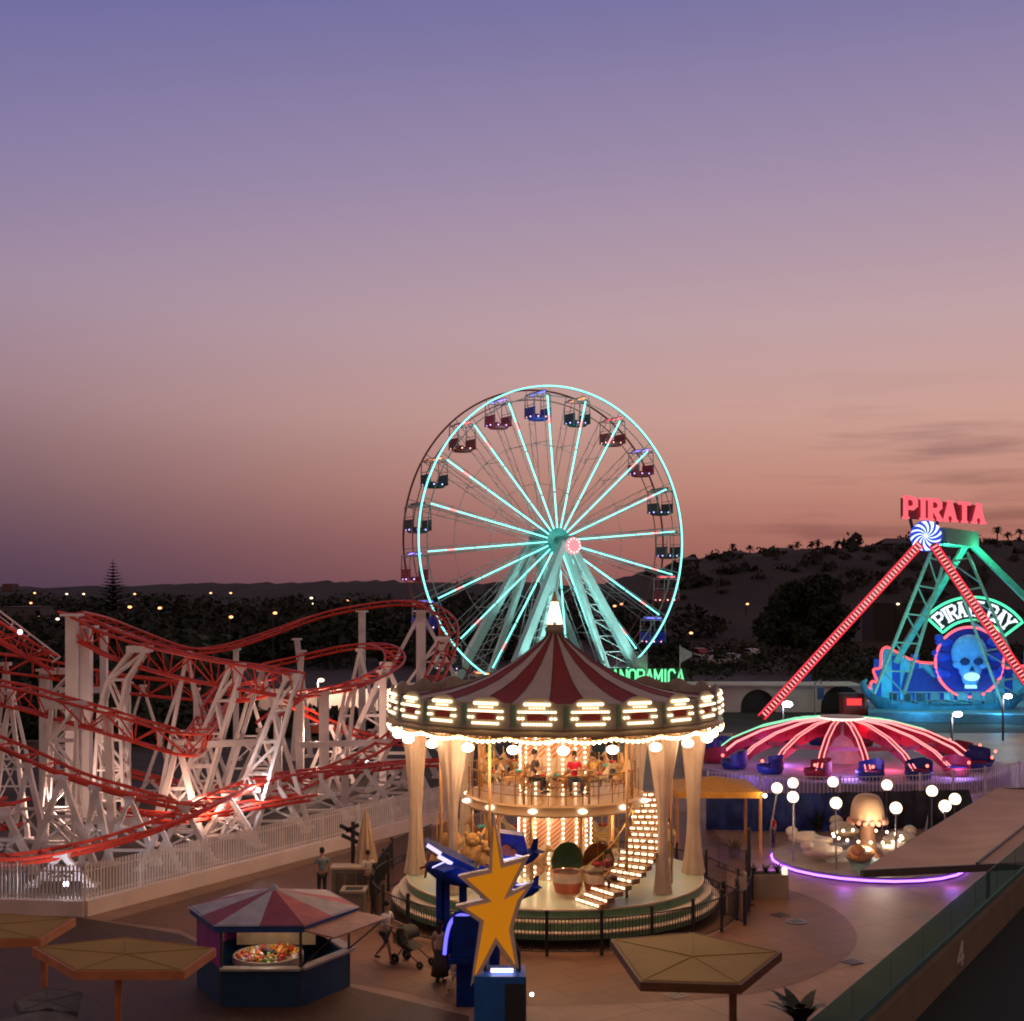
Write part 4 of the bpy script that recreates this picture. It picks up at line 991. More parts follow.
    def aframe(px, py, Y, spread=1.6, w=.3, back=.0, brace=True):
        w *= .8
        a = P(px,py,Y)-o; mb = MB()
        bs = [Vector((a.x-spread,a.y-back,0)), Vector((a.x+spread,a.y+back,0))]
        for b in bs: mb.beam(a, b, w*.8, w*.8, w, w, up=(0,1,0)); mb.box((b.x,b.y,.05), (w*2,w*2,.1))
        if brace:
            for f in (.45,.78): mb.beam(a.lerp(bs[0],f), a.lerp(bs[1],f), w*.5, w*.5, up=(0,1,0))
            mb.beam(a.lerp(bs[0],.45), a.lerp(bs[1],.78), w*.35, up=(0,1,0)); mb.beam(a.lerp(bs[1],.45), a.lerp(bs[0],.78), w*.35, up=(0,1,0))
        mb.box((a.x,a.y,a.z), (w*2.2,w*1.8,w*.8))
        return mb.build('support', WS, t)
    def tower(px, py, Y, dx, w0=.5, w1=1.3, depth=1.1, knee=None):
        a = P(px,py,Y)-o; b = Vector((a.x+dx, a.y, 0)); mb = MB()
        e = Vector((0,depth/2,0)); N = max(4, int(a.z/1.3))
        def ch(s, k, f):
            c = a.lerp(b, f) if knee is None else ((a+Vector((0,0,-.0))).lerp(a+Vector((dx,0,-a.z*knee)), min(1,f/knee)) if f < knee else (a+Vector((dx,0,-a.z*knee))).lerp(b, (f-knee)/(1-knee)))
            w = w0+(w1-w0)*f; return c+Vector((s*w/2,0,0))+e*k*(.4+.6*f)
        fs = [i/N for i in range(N+1)]
        for s in (-1,1):
            for k in (-1,1):
                for f0, f1 in zip(fs, fs[1:]): mb.beam(ch(s,k,f0), ch(s,k,f1), .15, .17, up=(0,1,0))
        for i, (f0, f1) in enumerate(zip(fs, fs[1:])):
            for k in (-1,1):
                mb.beam(ch(-1,k,f1), ch(1,k,f1), .09, up=(0,1,0)); mb.beam(ch(-1 if i % 2 else 1,k,f0), ch(1 if i % 2 else -1,k,f1), .11, up=(0,1,0))
            for s in (-1,1): mb.beam(ch(s,-1,f0), ch(s,1,f1), .09, up=(1,0,0))
        # plated side and cap
        mb.box(a+Vector((0,0,.05)), (w0*1.5,depth*.7,.3))
        return mb.build('support', WS, t)
    col(72,616,61.5,.62); col(85,628,62.4,.75); col(104,631,66,.42); tower(140,650,60,-1.3,.7,1.5,1.2,.22); aframe(187,653,60.5,1.5,.24); aframe(187,664,64,2.6,.2,brace=False)
    tower(236,668,59.3,-2.6,.55,1.5,1.0); tower(292,678,58,-2.4,.5,1.4,1.0); aframe(262,670,60,2.2,.26)
    aframe(6,664,68.5,.9,.28); col(44,671,69.6,.5); tower(60,672,69.6,.6,1.3,1.6,1.2); col(128,684,71,.34); aframe(143,686,71,1.8,.2,brace=False); col(196,690,71,.3); aframe(250,692,71.5,1.6,.24)
    aframe(10,693,57.3,.8,.24); tower(66,706,56.3,-.3,1.1,1.5,1.0); col(108,718,56,.42,.2); aframe(178,742,56,1.1,.34); aframe(208,742,60,1.2,.24)
    aframe(28,765,52.5,.9,.28); aframe(62,777,52,1.3,.32); aframe(96,787,52,.6,.3); aframe(130,798,52,1.1,.26); aframe(184,807,52.6,1.2,.28); aframe(228,796,56,1.0,.24)
    aframe(62,854,48.3,1.1,.3); aframe(160,826,51,.8,.24,brace=False); aframe(228,795,55.6,1.4,.28); aframe(275,781,59,1.4,.28); aframe(318,775,62,1.4,.3,.4); aframe(365,771,65,1.5,.3); aframe(402,767,68,1.5,.3)
    col(236,650,84,.4); col(297,640,85.5,.42,.9); col(362,612,86,.55); aframe(360,650,82,1.6,.3,.6,False); col(421,612,84.5,.75); aframe(421,612,85,5.0,.34,.5,False); tower(443,640,79,-5.2,.6,1.5,1.0)
    col(383,672,73,.5); col(324,694,69,.6); tower(350,690,70,-.8,.5,.9,.7); aframe(386,664,76,3.0,.4); col(300,700,68,.5); aframe(398,730,69,1.8,.34); aframe(430,690,74,1.6,.4); col(345,762,66,.45); col(302,652,84,.4,-.6)
    aframe(330,726,74,1.4,.26); aframe(372,742,76,1.4,.26); aframe(212,790,68,1.3,.24); aframe(150,780,67,1.2,.22); aframe(110,768,66,1.2,.22); aframe(258,784,69,1.3,.24)
    aframe(262,730,66,1.7,.3); col(278,712,67,.5); aframe(12,690,64,1.4,.2); aframe(5,812,50.5,1.2,.34)
    # catwalk beams tying the towers together
    for a, b in (((188,745,58),(256,742,60)),((60,690,69),(104,690,69)),((92,820,54),(150,822,54)),((400,690,76),(448,690,76)),((300,745,67),(390,742,68)),((44,728,57),(98,726,57))):
        mb = MB(); mb.beam(P(*a)-o, P(*b)-o, .28, .3, up=(0,0,1)); mb.build('tie_beam', WS, t)
    # train waiting low down at the back
    mb = MB()
    for k in range(3):
        c = P(316+22*k*1.4,728+3*k,88)-o; mb.box(c, (1.6,1.3,.55), taper=.85); mb.box(c+Vector((.3,0,.5)), (.25,1.1,.6))
    mb.build('train_car', M('train_orange', (.5,.10,.03), .35), t)
    lamp('white_work_light', P(258,790,56.4), (.95,.9,.95), 120, .12); mb = MB(); mb.ball(P(258,790,57)-o, .11, 8, 6); mb.build('work_lamp', COOL, t)
    mb = MB(); mb.ball(P(366,760,67)-o, .1, 8, 6); mb.build('work_lamp', COOL, t)
    lamp('added_warm_fill', P(205,800,55), (1,.62,.45), 380, .4); lamp('added_warm_fill', P(318,735,70), (1,.62,.45), 700, .4); lamp('added_warm_fill', P(60,800,57), (1,.64,.5), 330, .4)  # added warm fills without fixtures, to brighten the supports
    lamp('white_work_light', P(68,882,46.3), (.85,.85,1), 150, .12); mb = MB(); mb.ball(P(66,884,46.6)-o, .1, 8, 6); mb.build('work_lamp', COOL, t)
    return t
coaster()

# ================================================================ spider ride
def spider():
    c = P(842,714,79); o = Vector((c.x,79,0))
    t = thing('spider_ride', 'red armed spinning ride with neon-edged arms drooping from a round green-topped centre', 'ride', o)
    DR = M('arm_crimson', (.42,.02,.06), .4, var=.1)
    mb = MB(); mb.lathe([(9.6,.02),(9.6,.55),(9.45,.62)], 64); mb.m = 1; mb.lathe([(9.45,.62),(.2,.62)], 64); mb.build('platform', [M('platform_edge', (.25,.2,.36), .6), M('platform_lilac', (.46,.38,.52), .75)], t)
    mb = MB(); mb.lathe([(1.5,.62),(1.1,1.2),(.8,2.9),(1.2,3.05),(1.35,3.2),(1.35,3.3),(.1,3.36)], 40); mb.build('hub', M('hub_cream', (.55,.5,.45), .4), t, 'angle')
    mb = MB(); mb.lathe([(1.37,3.16),(1.45,3.22),(1.37,3.3)], 40); mb.build('hub_ring_light', E('hub_ring', (1,.55,.42), 3), t)
    n = 18; arm_n = E('arm_neon', (1,.30,.30), 1.8); arm_g = E('arm_mint', (.3,1,.55), 1.2); CARB = M('car_blue', (.02,.045,.30), .45); SEATR = M('seat_red', (.38,.03,.06), .5)
    for i in range(n):
        a = 2*pi*(i+.32)/n; e = Vector((cos(a),sin(a),0)); s = Vector((-sin(a),cos(a),0)); up = Vector((0,0,1))
        f = lambda r, z: e*r+up*z
        prof = [(1.2,3.2),(3.0,3.02),(5.0,2.5),(6.6,1.8),(7.7,.95)]; low = [(1.2,2.3),(3.2,2.3),(5.0,1.9),(6.6,1.35),(7.6,.7)]
        mb = MB()
        for (r0,z0),(r1,z1),(r2,z2),(r3,z3) in zip(prof,prof[1:],low,low[1:]): mb.prism([f(r0,z0)-s*.11,f(r1,z1)-s*.11,f(r3,z3)-s*.11,f(r2,z2)-s*.11], s*.22)
        ar = mb.build('arm', DR, t)
        back = sin(a) > .1
        for q in (-.13,.13): mb = MB(); mb.tube([f(r,z+.05)+s*q for r, z in prof], .038, 5); mb.build('arm_neon', arm_g if back else arm_n, ar)
        for r, z in ((3.0,2.6),(4.2,2.35),(5.4,1.95)): mb = MB(); mb.tube([f(r,z)-s*.16, f(r,z)+s*.16], .16, 10); mb.build('arm_boss', SEATR, ar)
        cp = f(8.0,.9); mb = MB(); mb.M = Matrix.Translation(cp) @ Matrix.Rotation(a+.5, 4, 'Z') @ Matrix.Scale(.85, 4)
        mb.lathe([(.3,-.3),(.75,-.25),(.92,.1),(.88,.3),(.75,.1),(.3,-.1)], 16); mb.grid(lambda u, v: (.9*cos(pi*u+.2), .9*sin(pi*u+.2), .2+.8*v-.5*abs(u-.5)), 12, 3)
        cb = mb.build('car', CARB if i % 3 else SEATR, t, True)
        mb = MB(); mb.M = Matrix.Translation(cp) @ Matrix.Rotation(a+.5, 4, 'Z'); mb.box((0,.3,.12), (1.1,.5,.25)); mb.build('seat', SEATR if i % 3 else CARB, cb)
        mb = MB(); mb.ball(cp+up*.55+e*.8, .09, 8, 5); mb.build('car_light', E('car_light_red', (1,.12,.08), 5), cb)
    mb = MB()
    for i in range(n):
        a0 = 2*pi*(i+.32)/n; a1 = 2*pi*(i+1.32)/n; mb.beam((5.6*cos(a0),5.6*sin(a0),2.0),(5.6*cos(a1),5.6*sin(a1),2.0), .16, .22)
    mb.build('arm_tie', M('tie_pink', (.55,.12,.22), .4), t)
    for a_, col, w in ((-2.2,(.9,.1,.25),110),(-1.2,(1,.12,.2),110),(-.5,(.95,.15,.3),80),(3.6,(.55,.25,1),120)): lamp('spider_light', o+Vector((4.6*cos(a_),4.6*sin(a_),1.25)), col, w*.8, .4)
    for px in (740,850,960): lamp('violet_light', P(px,766,71.5), (.55,.32,1), 120, .5)
    lamp('red_light', o+Vector((0,-2.6,3.0)), (1,.1,.15), 60, .3)
    a = [G(px,py,0) for px, py in ((708,800),(760,803),(840,806),(920,803),(985,795),(1050,784))]
    line_fence('railing', 'white pedestrian railing along the front of the red spider ride', 'railing', [p+Vector((0,0,.0)) for p in a], 1.15+.35, M('rail_white', (.75,.68,.72), .5), gap=.2, r=.022, post=3.0)
    # blue padded wall below it
    mb = MB(); rr = random.Random(9); cols = []
    t2 = thing('padded_wall', 'dark blue padded wall below the spider ride behind the globe lamps', 'wall', G(742,838))
    o2 = t2.location
    for k in range(6):
        a = G(706+k*44,832-abs(k-2)*1.2)-o2; b = G(706+(k+1)*44,832-abs(k-1)*1.2)-o2; nn = (b-a).cross(Vector((0,0,1))).normalized(); mb = MB()
        mb.grid(lambda u, v: a.lerp(b,u)+Vector((0,0,1.75*v))+nn*(.12*sin(9*u+k)*sin(5*v+k)+.06*sin(23*u)+.25*sin(pi*v)), 16, 10); mb.build('pad', M('pad_blue', (.02,.045,.17), .6, var=.6, scale=1.6) if k < 3 else M('pad_black', (.018,.02,.03), .7, var=.4), t2, True)
spider()

# ================================================================ jelly fish children's ride with globe lamps
def jelly():
    o = Vector((14.3,52.3,0))
    t = thing('jellyfish_ride', 'low children ride with beige shell boats around a domed jellyfish on a purple-lit base', 'ride', o)
    mb = MB(); mb.lathe([(3.75,.01),(3.75,.26)], 48); mb.m = 1; mb.lathe([(3.75,.26),(.1,.262)], 48); mb.build('platform', [M('jelly_edge', (.12,.1,.12), .5), M('jelly_floor', (.34,.28,.22), .5)], t)
    mb = MB(); mb.tube([(3.80*cos(2*pi*k/24),3.80*sin(2*pi*k/24),.13) for k in range(24)], .045, 5, True); mb.build('led_strip', PURP, t)
    mb = MB(); mb.lathe([(.75,.26),(.5,.5),(.3,1.0),(.3,1.7)], 20); mb.build('stalk', M('stalk_brown', (.25,.12,.06), .6), t, True)
    JD = M('jelly_cream', (.66,.47,.3), .4, var=.1, rgb2=(.62,.36,.16), scale=1.3)
    mb = MB(); vs = []
    def dome(u, v):
        a = 2*pi*u; th = v*pi*.56; r = .66*sin(th)**.55 if th > 0 else 0; z = 1.95+.86*cos(th)+(.0 if v < .95 else -.1*abs(sin(6*a)))
        return (r*cos(a)*(1+.05*abs(sin(6*a))*v**6), r*sin(a)*(1+.05*abs(sin(6*a))*v**6), z)
    mb.grid(dome, 48, 12); mb.build('dome', JD, t, True)
    mb = MB()
    for k in range(16): a = 2*pi*k/16; mb.ball((.70*cos(a),.70*sin(a),1.74-.03*(k % 2)), .13, 8, 5)
    mb.build('frill', M('frill_pink', (.62,.3,.2), .5), t, True)
    BE = M('shell_beige', (.6,.48,.34), .35, var=.12, scale=2); OR = M('shell_orange', (.58,.27,.05), .35); protos = {}
    for k, (deg, m) in enumerate(((205,BE),(248,OR),(288,BE),(330,BE),(160,BE),(100,BE),(40,BE))):
        a = radians(deg); mb = MB()
        def boat(u, v):
            th = pi*v; ph = 2*pi*u; z = -.55*cos(th)
            return (.95*sin(th)*cos(ph)*(1.25 if cos(ph) > 0 else 1), .62*sin(th)*sin(ph), min(z*.8, .42 if cos(ph) > -.3 else .1))
        mb.grid(boat, 20, 12); b = mb.build('shell_boat', m, t, True); b.location = (2.15*cos(a), 2.15*sin(a), .72+.12*(k % 3)); b.scale = (.85,.85,.72); b.rotation_euler = (0,0,a)
        mb = MB(); mb.ball((1.0,0,.35), .34, 10, 6, (.9,1,.9)); mb.build('prow', m, b, True)
        mb = MB(); mb.beam((-.7,0,-.3),(-1.7,0,-.1), .14); mb.build('sweep_arm', STEEL, b)
    mb = MB()
    for k in range(18): a = 2*pi*k/18; mb.ball((1.35*cos(a),1.35*sin(a),1.1), .06, 6, 4)
    mb.build('ring_bulbs', BULB, t)
    mb = MB(); mb.grid(lambda u, v: (1.9*(u-.45)*(1+.2*v)-.5, -3.55+1.1*v, .30+.5*v*(1-.3*abs(sin(7*u)))), 16, 6); mb.build('rock_skirt', M('rock_mint', (.22,.36,.30), .6, var=.3, scale=2, bump=.4), t, True)
    lamp('ring_light', o+Vector((0,-1.6,1.6)), (1,.8,.62), 150, .25); lamp('purple_strip_light', o+Vector((-2,-4.2,.3)), (.4,.12,1), 22, .3); lamp('purple_strip_light', o+Vector((2,-4.2,.3)), (.4,.12,1), 22, .3); lamp('purple_strip_light', o+Vector((-4.1,-1,.3)), (.4,.12,1), 18, .3)
    for k, (px, py, lb) in enumerate(((777,788,'white globe lamp on a leaning post, leftmost around the jellyfish ride'),(793,783,'white globe lamp at the back left of the jellyfish ride, above a nearer one'),(793,797,'white globe lamp just below another one on the left of the jellyfish ride'),
        (833,782,'white globe lamp behind the ride, beside the top left of the jellyfish dome'),(836,803,'white globe lamp on the tall post at the ride front, left of the dome'),(887,785,'white globe lamp behind the ride, above the right of the jellyfish dome'),
        (896,808,'white globe lamp on the tall post at the ride front, right of the dome'),(932,791,'white globe lamp between the dome and the corner of the beige awning'),(945,806,'white globe lamp lowest against the edge of the beige awning'),(955,799,'white globe lamp rightmost, just over the edge of the beige awning'))):
        p = G(px,py,2.8); tl = thing('globe_lamp', lb, 'lamp', (p.x,p.y,0), 0, 'globe lamps around the jellyfish ride')
        mb = MB(); mb.tube([((-.28 if k == 0 else 0),0,.0),((-.25 if k == 0 else 0),0,1.2),(0,0,2.6)], .035, 6); mb.lathe([(.1,2.54),(.12,2.62)], 10); mb.build('lamp_post', IRON if k % 2 else STEEL, tl)
        mb = MB(); mb.ball((0,0,2.8), .23, 16, 10); mb.build('globe', GLOBE, tl, True)
jelly()

# ================================================================ game kiosk
def kiosk():
    o = Vector((-6.62,36.1,0)); t = thing('game_kiosk', 'hexagonal game kiosk with a striped roof, purple side and dark blue base', 'kiosk', o)
    Rk = 2.12; V = [Vector((Rk*cos(radians(60*k)), Rk*sin(radians(60*k)), 0)) for k in range(6)]      # faces: 4 = front
    up = Vector((0,0,1)); z1, z2 = 1.0, 2.02
    BL = M('kiosk_blue', (.012,.06,.13), .5); PU = M('kiosk_purple', (.36,.05,.26), .5)
    for k in range(6):
        a, b = V[k], V[(k+1) % 6]; n = ((a+b)/2).normalized()
        mb = MB(); mb.prism([a, b, b+up*z1, a+up*z1], -n*.06); mb.build('base_panel', BL, t)
        if k in (1,2,3): mb = MB(); e = up*.003; mb.prism([a+up*z1+e, b+up*z1+e, b+up*z2, a+up*z2], -n*.06); mb.build('wall_panel', PU, t)
        else:
            mb = MB(); mb.beam(a+up*(z1+.02), b+up*(z1+.02), .3, .06); mb.build('counter', M('counter_grey', (.4,.36,.32), .4), t)
        mb = MB(); mb.tube([a*.985, a*.985+up*z2], .04, 6); mb.build('corner_post', M('post_dark', (.05,.05,.06), .5), t)
        mb = MB(); A, B = a*1.1+up*z2, b*1.1+up*z2; mb.prism([A, B, B+up*.2, A+up*.2], -n*.05); mb.build('fascia', M('fascia_blue', (.02,.08,.26), .5), t)
    apex = up*2.72; cs = [M('kroof_grey', (.42,.43,.47), .7), M('kroof_red', (.27,.06,.09), .7), M('kroof_pink', (.5,.14,.13), .7), M('kroof_cream', (.48,.42,.38), .7)]
    order = [2,3,2,0,1,0,1,0,0,1,0,1,0,1,3,2]; mb = MB()
    K = 3
    for k in range(6):
        a, b = V[k]*1.13+up*2.2, V[(k+1) % 6]*1.13+up*2.2
        for j in range(2):
            p, q = a.lerp(b, j/2), a.lerp(b, (j+1)/2); mb.m = (k+j) % 2 if k not in (5,0) else (2,3)[j]
            if k == 4: mb.m = (0,1)[j]
            if k == 3: mb.m = (0,1)[j]
            mb.quad(p, q, apex)
    roof = mb.build('roof', cs, t)
    mb = MB(); mb.lathe([(.16,2.68),(.1,2.8),(.02,2.84)], 10); mb.build('roof_cap', cs[0], roof)
    # raised flap on the right-hand side
    a, b = V[5]*1.1, V[0]*1.1; n = ((a+b)/2).normalized(); mb = MB(); mb.prism([a+up*2.04, b+up*2.04, b+up*1.98+n*1.0, a+up*1.98+n*1.0], up*.05); fl = mb.build('flap', M('flap_salmon', (.5,.27,.17), .6), t)
    mb = MB(); mb.tube([b+up*1.98+n*.9, b*.9+up*1.05], .025, 5); mb.build('flap_stay', IRON, fl); mb = MB(); mb.tube([a+up*1.98+n*.9, a*.9+up*1.05], .025, 5); mb.build('flap_stay', IRON, fl)
    mb = MB(); mb.lathe([(.05,.9),(.95,.9),(.95,1.12),(.9,1.12),(.88,.98),(.1,.98)], 28, c=(0,-.75,0)); mb.build('game_trough', M('trough_cream', (.5,.42,.34), .4), t)
    mb = MB(); mb.box((0,.4,1.5), (2.2,.05,.9)); mb.build('back_board', M('board_tan', (.42,.32,.2), .6), t)
    mb = MB(); mb.box((0,-1.5,1.93), (1.9,.05,.05)); mb.build('strip_lamp', E('kiosk_tube', (1,.85,.65), 5), t); lamp('kiosk_light', o+Vector((0,-1.0,1.8)), (1,.78,.55), 22, .2)
    rr = random.Random(4); proto = {}; DC = [('red',(.6,.06,.04)),('orange',(.65,.25,.03)),('yellow',(.65,.5,.05)),('pink',(.62,.2,.25)),('green',(.12,.35,.08)),('white',(.65,.62,.55)),('black',(.03,.03,.03))]
    for i in range(70):
        r = .84*sqrt(rr.random()); a = rr.random()*2*pi; k = 6 if r < .25 else (4 if (math.degrees(a) % 360) > 265 and (math.degrees(a) % 360) < 330 and rr.random() < .6 else rr.choice((0,0,1,1,2,3,5)))
        if k not in proto:
            mb = MB(); mb.ball((0,0,.05), .075, 8, 6, (1,.8,.75)); mb.ball((.045,0,.125), .042, 8, 5); mb.prism([(.08,-.02,.12),(.115,0,.115),(.08,.02,.12)], (0,0,.015)); mb.ball((-.07,0,.085), .03, 6, 4, (1.2,.6,.8))
            d = mb.build('toy_duck', M('duck_'+DC[k][0], DC[k][1], .35), None, True); proto[k] = d
            tag(d, 'small %s toy duck in the round trough inside the kiosk' % DC[k][0], 'toy', 'toy ducks in the kiosk trough')
        else: d = proto[k].copy(); COL.objects.link(d)
        d.location = o+Vector((r*cos(a), -.75+r*sin(a), .98+.06*(1-r))); d.rotation_euler = (0,0,rr.random()*6.3); d.scale = (1.25,)*3
kiosk()

# ================================================================ yellow shade canopies
def shade(label, pts, z, post, th=.2, name='shade_canopy', top=None, side=None, zf=None):
    """pts: pixels of the top corners; the top lies at height z."""
    q = [G(px,py,z) for px, py in pts]; c = sum(q, Vector())/len(q); t = thing(name, label, 'canopy', (c.x,c.y,0)); o = Vector((c.x,c.y,0)); q = [p-o for p in q]
    area = sum(a.x*b.y-b.x*a.y for a, b in zip(q, q[1:]+q[:1]))
    if area < 0: q = q[::-1]
    ins = [p+(Vector((0,0,z))-p)*.035 for p in q]
    mb = MB(); mb.quad(*[p+Vector((0,0,.004)) for p in ins]); mb.quad(*[p-Vector((0,0,th*.6)) for p in ins][::-1]); mb.build('top_panel', top or M('canopy_mustard', (.36,.215,.012), .65, var=.12, scale=.8), t)
    mb = MB(); n = len(q); e = Vector((0,0,-th))
    for i in range(n):
        a, b, ia, ib = q[i], q[(i+1) % n], ins[i], ins[(i+1) % n]
        mb.add([a,b,ib,ia,a+e,b+e,ib+e,ia+e], [(0,1,2,3),(4,7,6,5),(0,4,5,1),(2,6,7,3)])
    mb.build('fascia', side or M('canopy_salmon', (.58,.22,.085), .55), t)
    pp = Vector(post)-o; pp.z = 0
    mb = MB(); mb.tube([pp, pp+Vector((0,0,z-th*.6))], .085, 10); mb.box(pp+Vector((0,0,.02)), (.4,.4,.04)); mb.build('post', side or M('canopy_salmon', (.58,.22,.085), .55), t)
    mb = MB()
    for p in ins: mb.tube([Vector((0,0,z+.012)), p.lerp(Vector((0,0,z)),.03)+Vector((0,0,.008))], .008, 4)
    mb.tube([p.lerp(Vector((0,0,z)),.02)+Vector((0,0,.008)) for p in ins], .008, 4, True)
    mb.build('seam', top or M('canopy_mustard', (.36,.215,.012), .65), t)
    mb = MB(); cc = Vector((0,0,z-th*.7)); 
    for p in q: mb.beam(cc, p*.93+Vector((0,0,p.z*.07-th*.7)), .06, .08)
    mb.build('rib', IRON, t)
    return t
def mid(*p): return sum((G(a,b,2.6) for a, b in p), Vector())/len(p)
shade('mustard five-sided shade canopy on a salmon post beside the kiosk', [(32,947),(125,937),(216,948),(184,971),(74,971)], 2.6, mid((32,947),(125,937),(216,948),(184,971),(74,971))+Vector((0,-.6,0)))
shade('mustard shade canopy cut off by the left edge of the photograph', [(-110,921),(-20,912),(76,918),(41,939),(-72,940)], 2.6, mid((-110,921),(-20,912),(76,918),(41,939),(-72,940))+Vector((1.6,-.2,0)))
shade('mustard shade canopy with brown edges right of the orange star', [(610,939),(693,932),(782,952),(741,985),(640,982)], 2.6, G(741,985,2.6)+Vector((-.12,.3,0)), side=M('canopy_brown', (.16,.075,.03), .55))
shade('low grey five-sided patch raised under the mustard canopy at the bottom left', [(-10,1021),(50,1007),(97,1024),(70,1060),(-30,1060)], 1.5, G(30,1040,1.5), top=M('grey_patch', (.16,.15,.15), .8), side=M('grey_edge', (.1,.1,.1), .7))  # grey paving-like patches, shaped as raised tops on posts
shade('grey faceted patch behind the low one at the bottom left', [(14,1000),(46,987),(84,993),(78,1012),(20,1012)], 1.5, G(48,1000,1.5), top=M('grey_patch', (.16,.15,.15), .8), side=M('grey_edge', (.1,.1,.1), .7))
def square_canopy():
    a = G(680,796,2.6); t = thing('orange_canopy', 'square orange fabric canopy on slim orange posts right of the carousel', 'canopy', (a.x+1.6,a.y+1.8,0)); w = 1.75
    OC = M('canopy_orange', (.72,.34,.03), .6, var=.1); mb = MB()
    mb.grid(lambda u, v: ((u-.5)*2*w, (v-.5)*2*w, 2.75+.42*(1-max(abs(2*u-1),abs(2*v-1)))), 10, 10)
    for x0,y0,x1,y1 in ((-w,-w,w,-w),(w,-w,w,w),(w,w,-w,w),(-w,w,-w,-w)): mb.quad((x0,y0,2.5),(x1,y1,2.5),(x1,y1,2.75),(x0,y0,2.75))
    mb.build('canvas', OC, t)
    for x in (-1,1):
        for y in (-1,1): mb = MB(); mb.tube([(x*w*.97,y*w*.97,0),(x*w*.97,y*w*.97,2.7)], .07, 8); mb.build('post', M('post_orange', (.48,.22,.05), .5), t)
    lamp('canopy_lamp', Vector(t.location)+Vector((1.9,-2.0,2.75)), (1,.75,.45), 25, .1)
    mb = MB(); mb.ball((1.85,-1.85,2.62), .09, 8, 6); mb.build('bulb', BULB, t)
square_canopy()
# ================================================================ orange star sign and blue plane ride
def star():
    o = G(498,1032); o.z = 0; Y = o.y; t = thing('star_sign', 'tall orange double star sign with a white edge standing on a blue box', 'sign', o)
    k = 1/4.62; pts = [(432,62),(480,292),(598,258),(512,428),(618,378),(560,470),(532,560),(522,600),(548,778),(520,775),(445,668),(398,760),(326,862),(368,565),(258,490),(388,460),(268,352),(408,322)]
    W3 = lambda x, y: P(400+x*k, 800+y*k, Y)-o
    poly = [W3(*p) for p in pts]; cen = sum(poly, Vector())/len(poly)
    def inset(poly, d):
        out = []; n = len(poly)
        for i in range(n):
            a, b, c = poly[i-1], poly[i], poly[(i+1) % n]; e0 = (b-a).normalized(); e1 = (c-b).normalized(); n0 = Vector((-e0.z,0,e0.x)); n1 = Vector((-e1.z,0,e1.x)); m = (n0+n1); m = m/max(.25, m.length_squared)*2
            if m.length > 2.6: m = m.normalized()*2.6
            out.append(b+m*d)
        return out
    area = sum(a.x*b.z-b.x*a.z for a, b in zip(poly, poly[1:]+poly[:1])); sg = 1 if area > 0 else -1
    mb = MB(); mb.prism(poly, (0,.22,0)); mb.build('edge_body', M('star_white', (.75,.66,.56), .45), t)
    mb = MB(); mb.prism([p+Vector((0,-.035,0)) for p in inset(poly, .105*sg)], (0,.03,0)); mb.build('star_face', E('star_orange_glow', (.76,.245,.01), .60), t)
    BX = M('box_blue', (.015,.15,.50), .45); mb = MB()
    zt = P(498,975,Y).z; mb.box((.05,.35,zt/2), (1.28,1.0,zt)); bx = mb.build('pedestal', BX, t)
    mb = MB(); mb.box((.69,.35,zt/2+.02), (.02,.92,zt-.1)); mb.box((.42,-.16,zt/2-.05), (.5,.02,zt-.25)); mb.build('dark_panel', M('panel_dark', (.03,.04,.05), .3), bx)
    mb = MB(); mb.tube([(.5,.35,zt),(.5,.35,zt+.45),(.2,.3,zt+1.2)], .07, 8); mb.tube([(-.3,.35,zt),(-.25,.3,zt+1.0)], .07, 8); mb.build('stand', IRON, t)
    mb = MB(); mb.box((.1,.12,zt+.08), (.55,.1,.07)); mb.build('foot_light', E('star_foot', (.85,.7,1), 4), t)
    mb = MB(); mb.ball((.85,.5,zt*.55), .05, 6, 4); mb.build('small_lamp', COOL, t)
star()
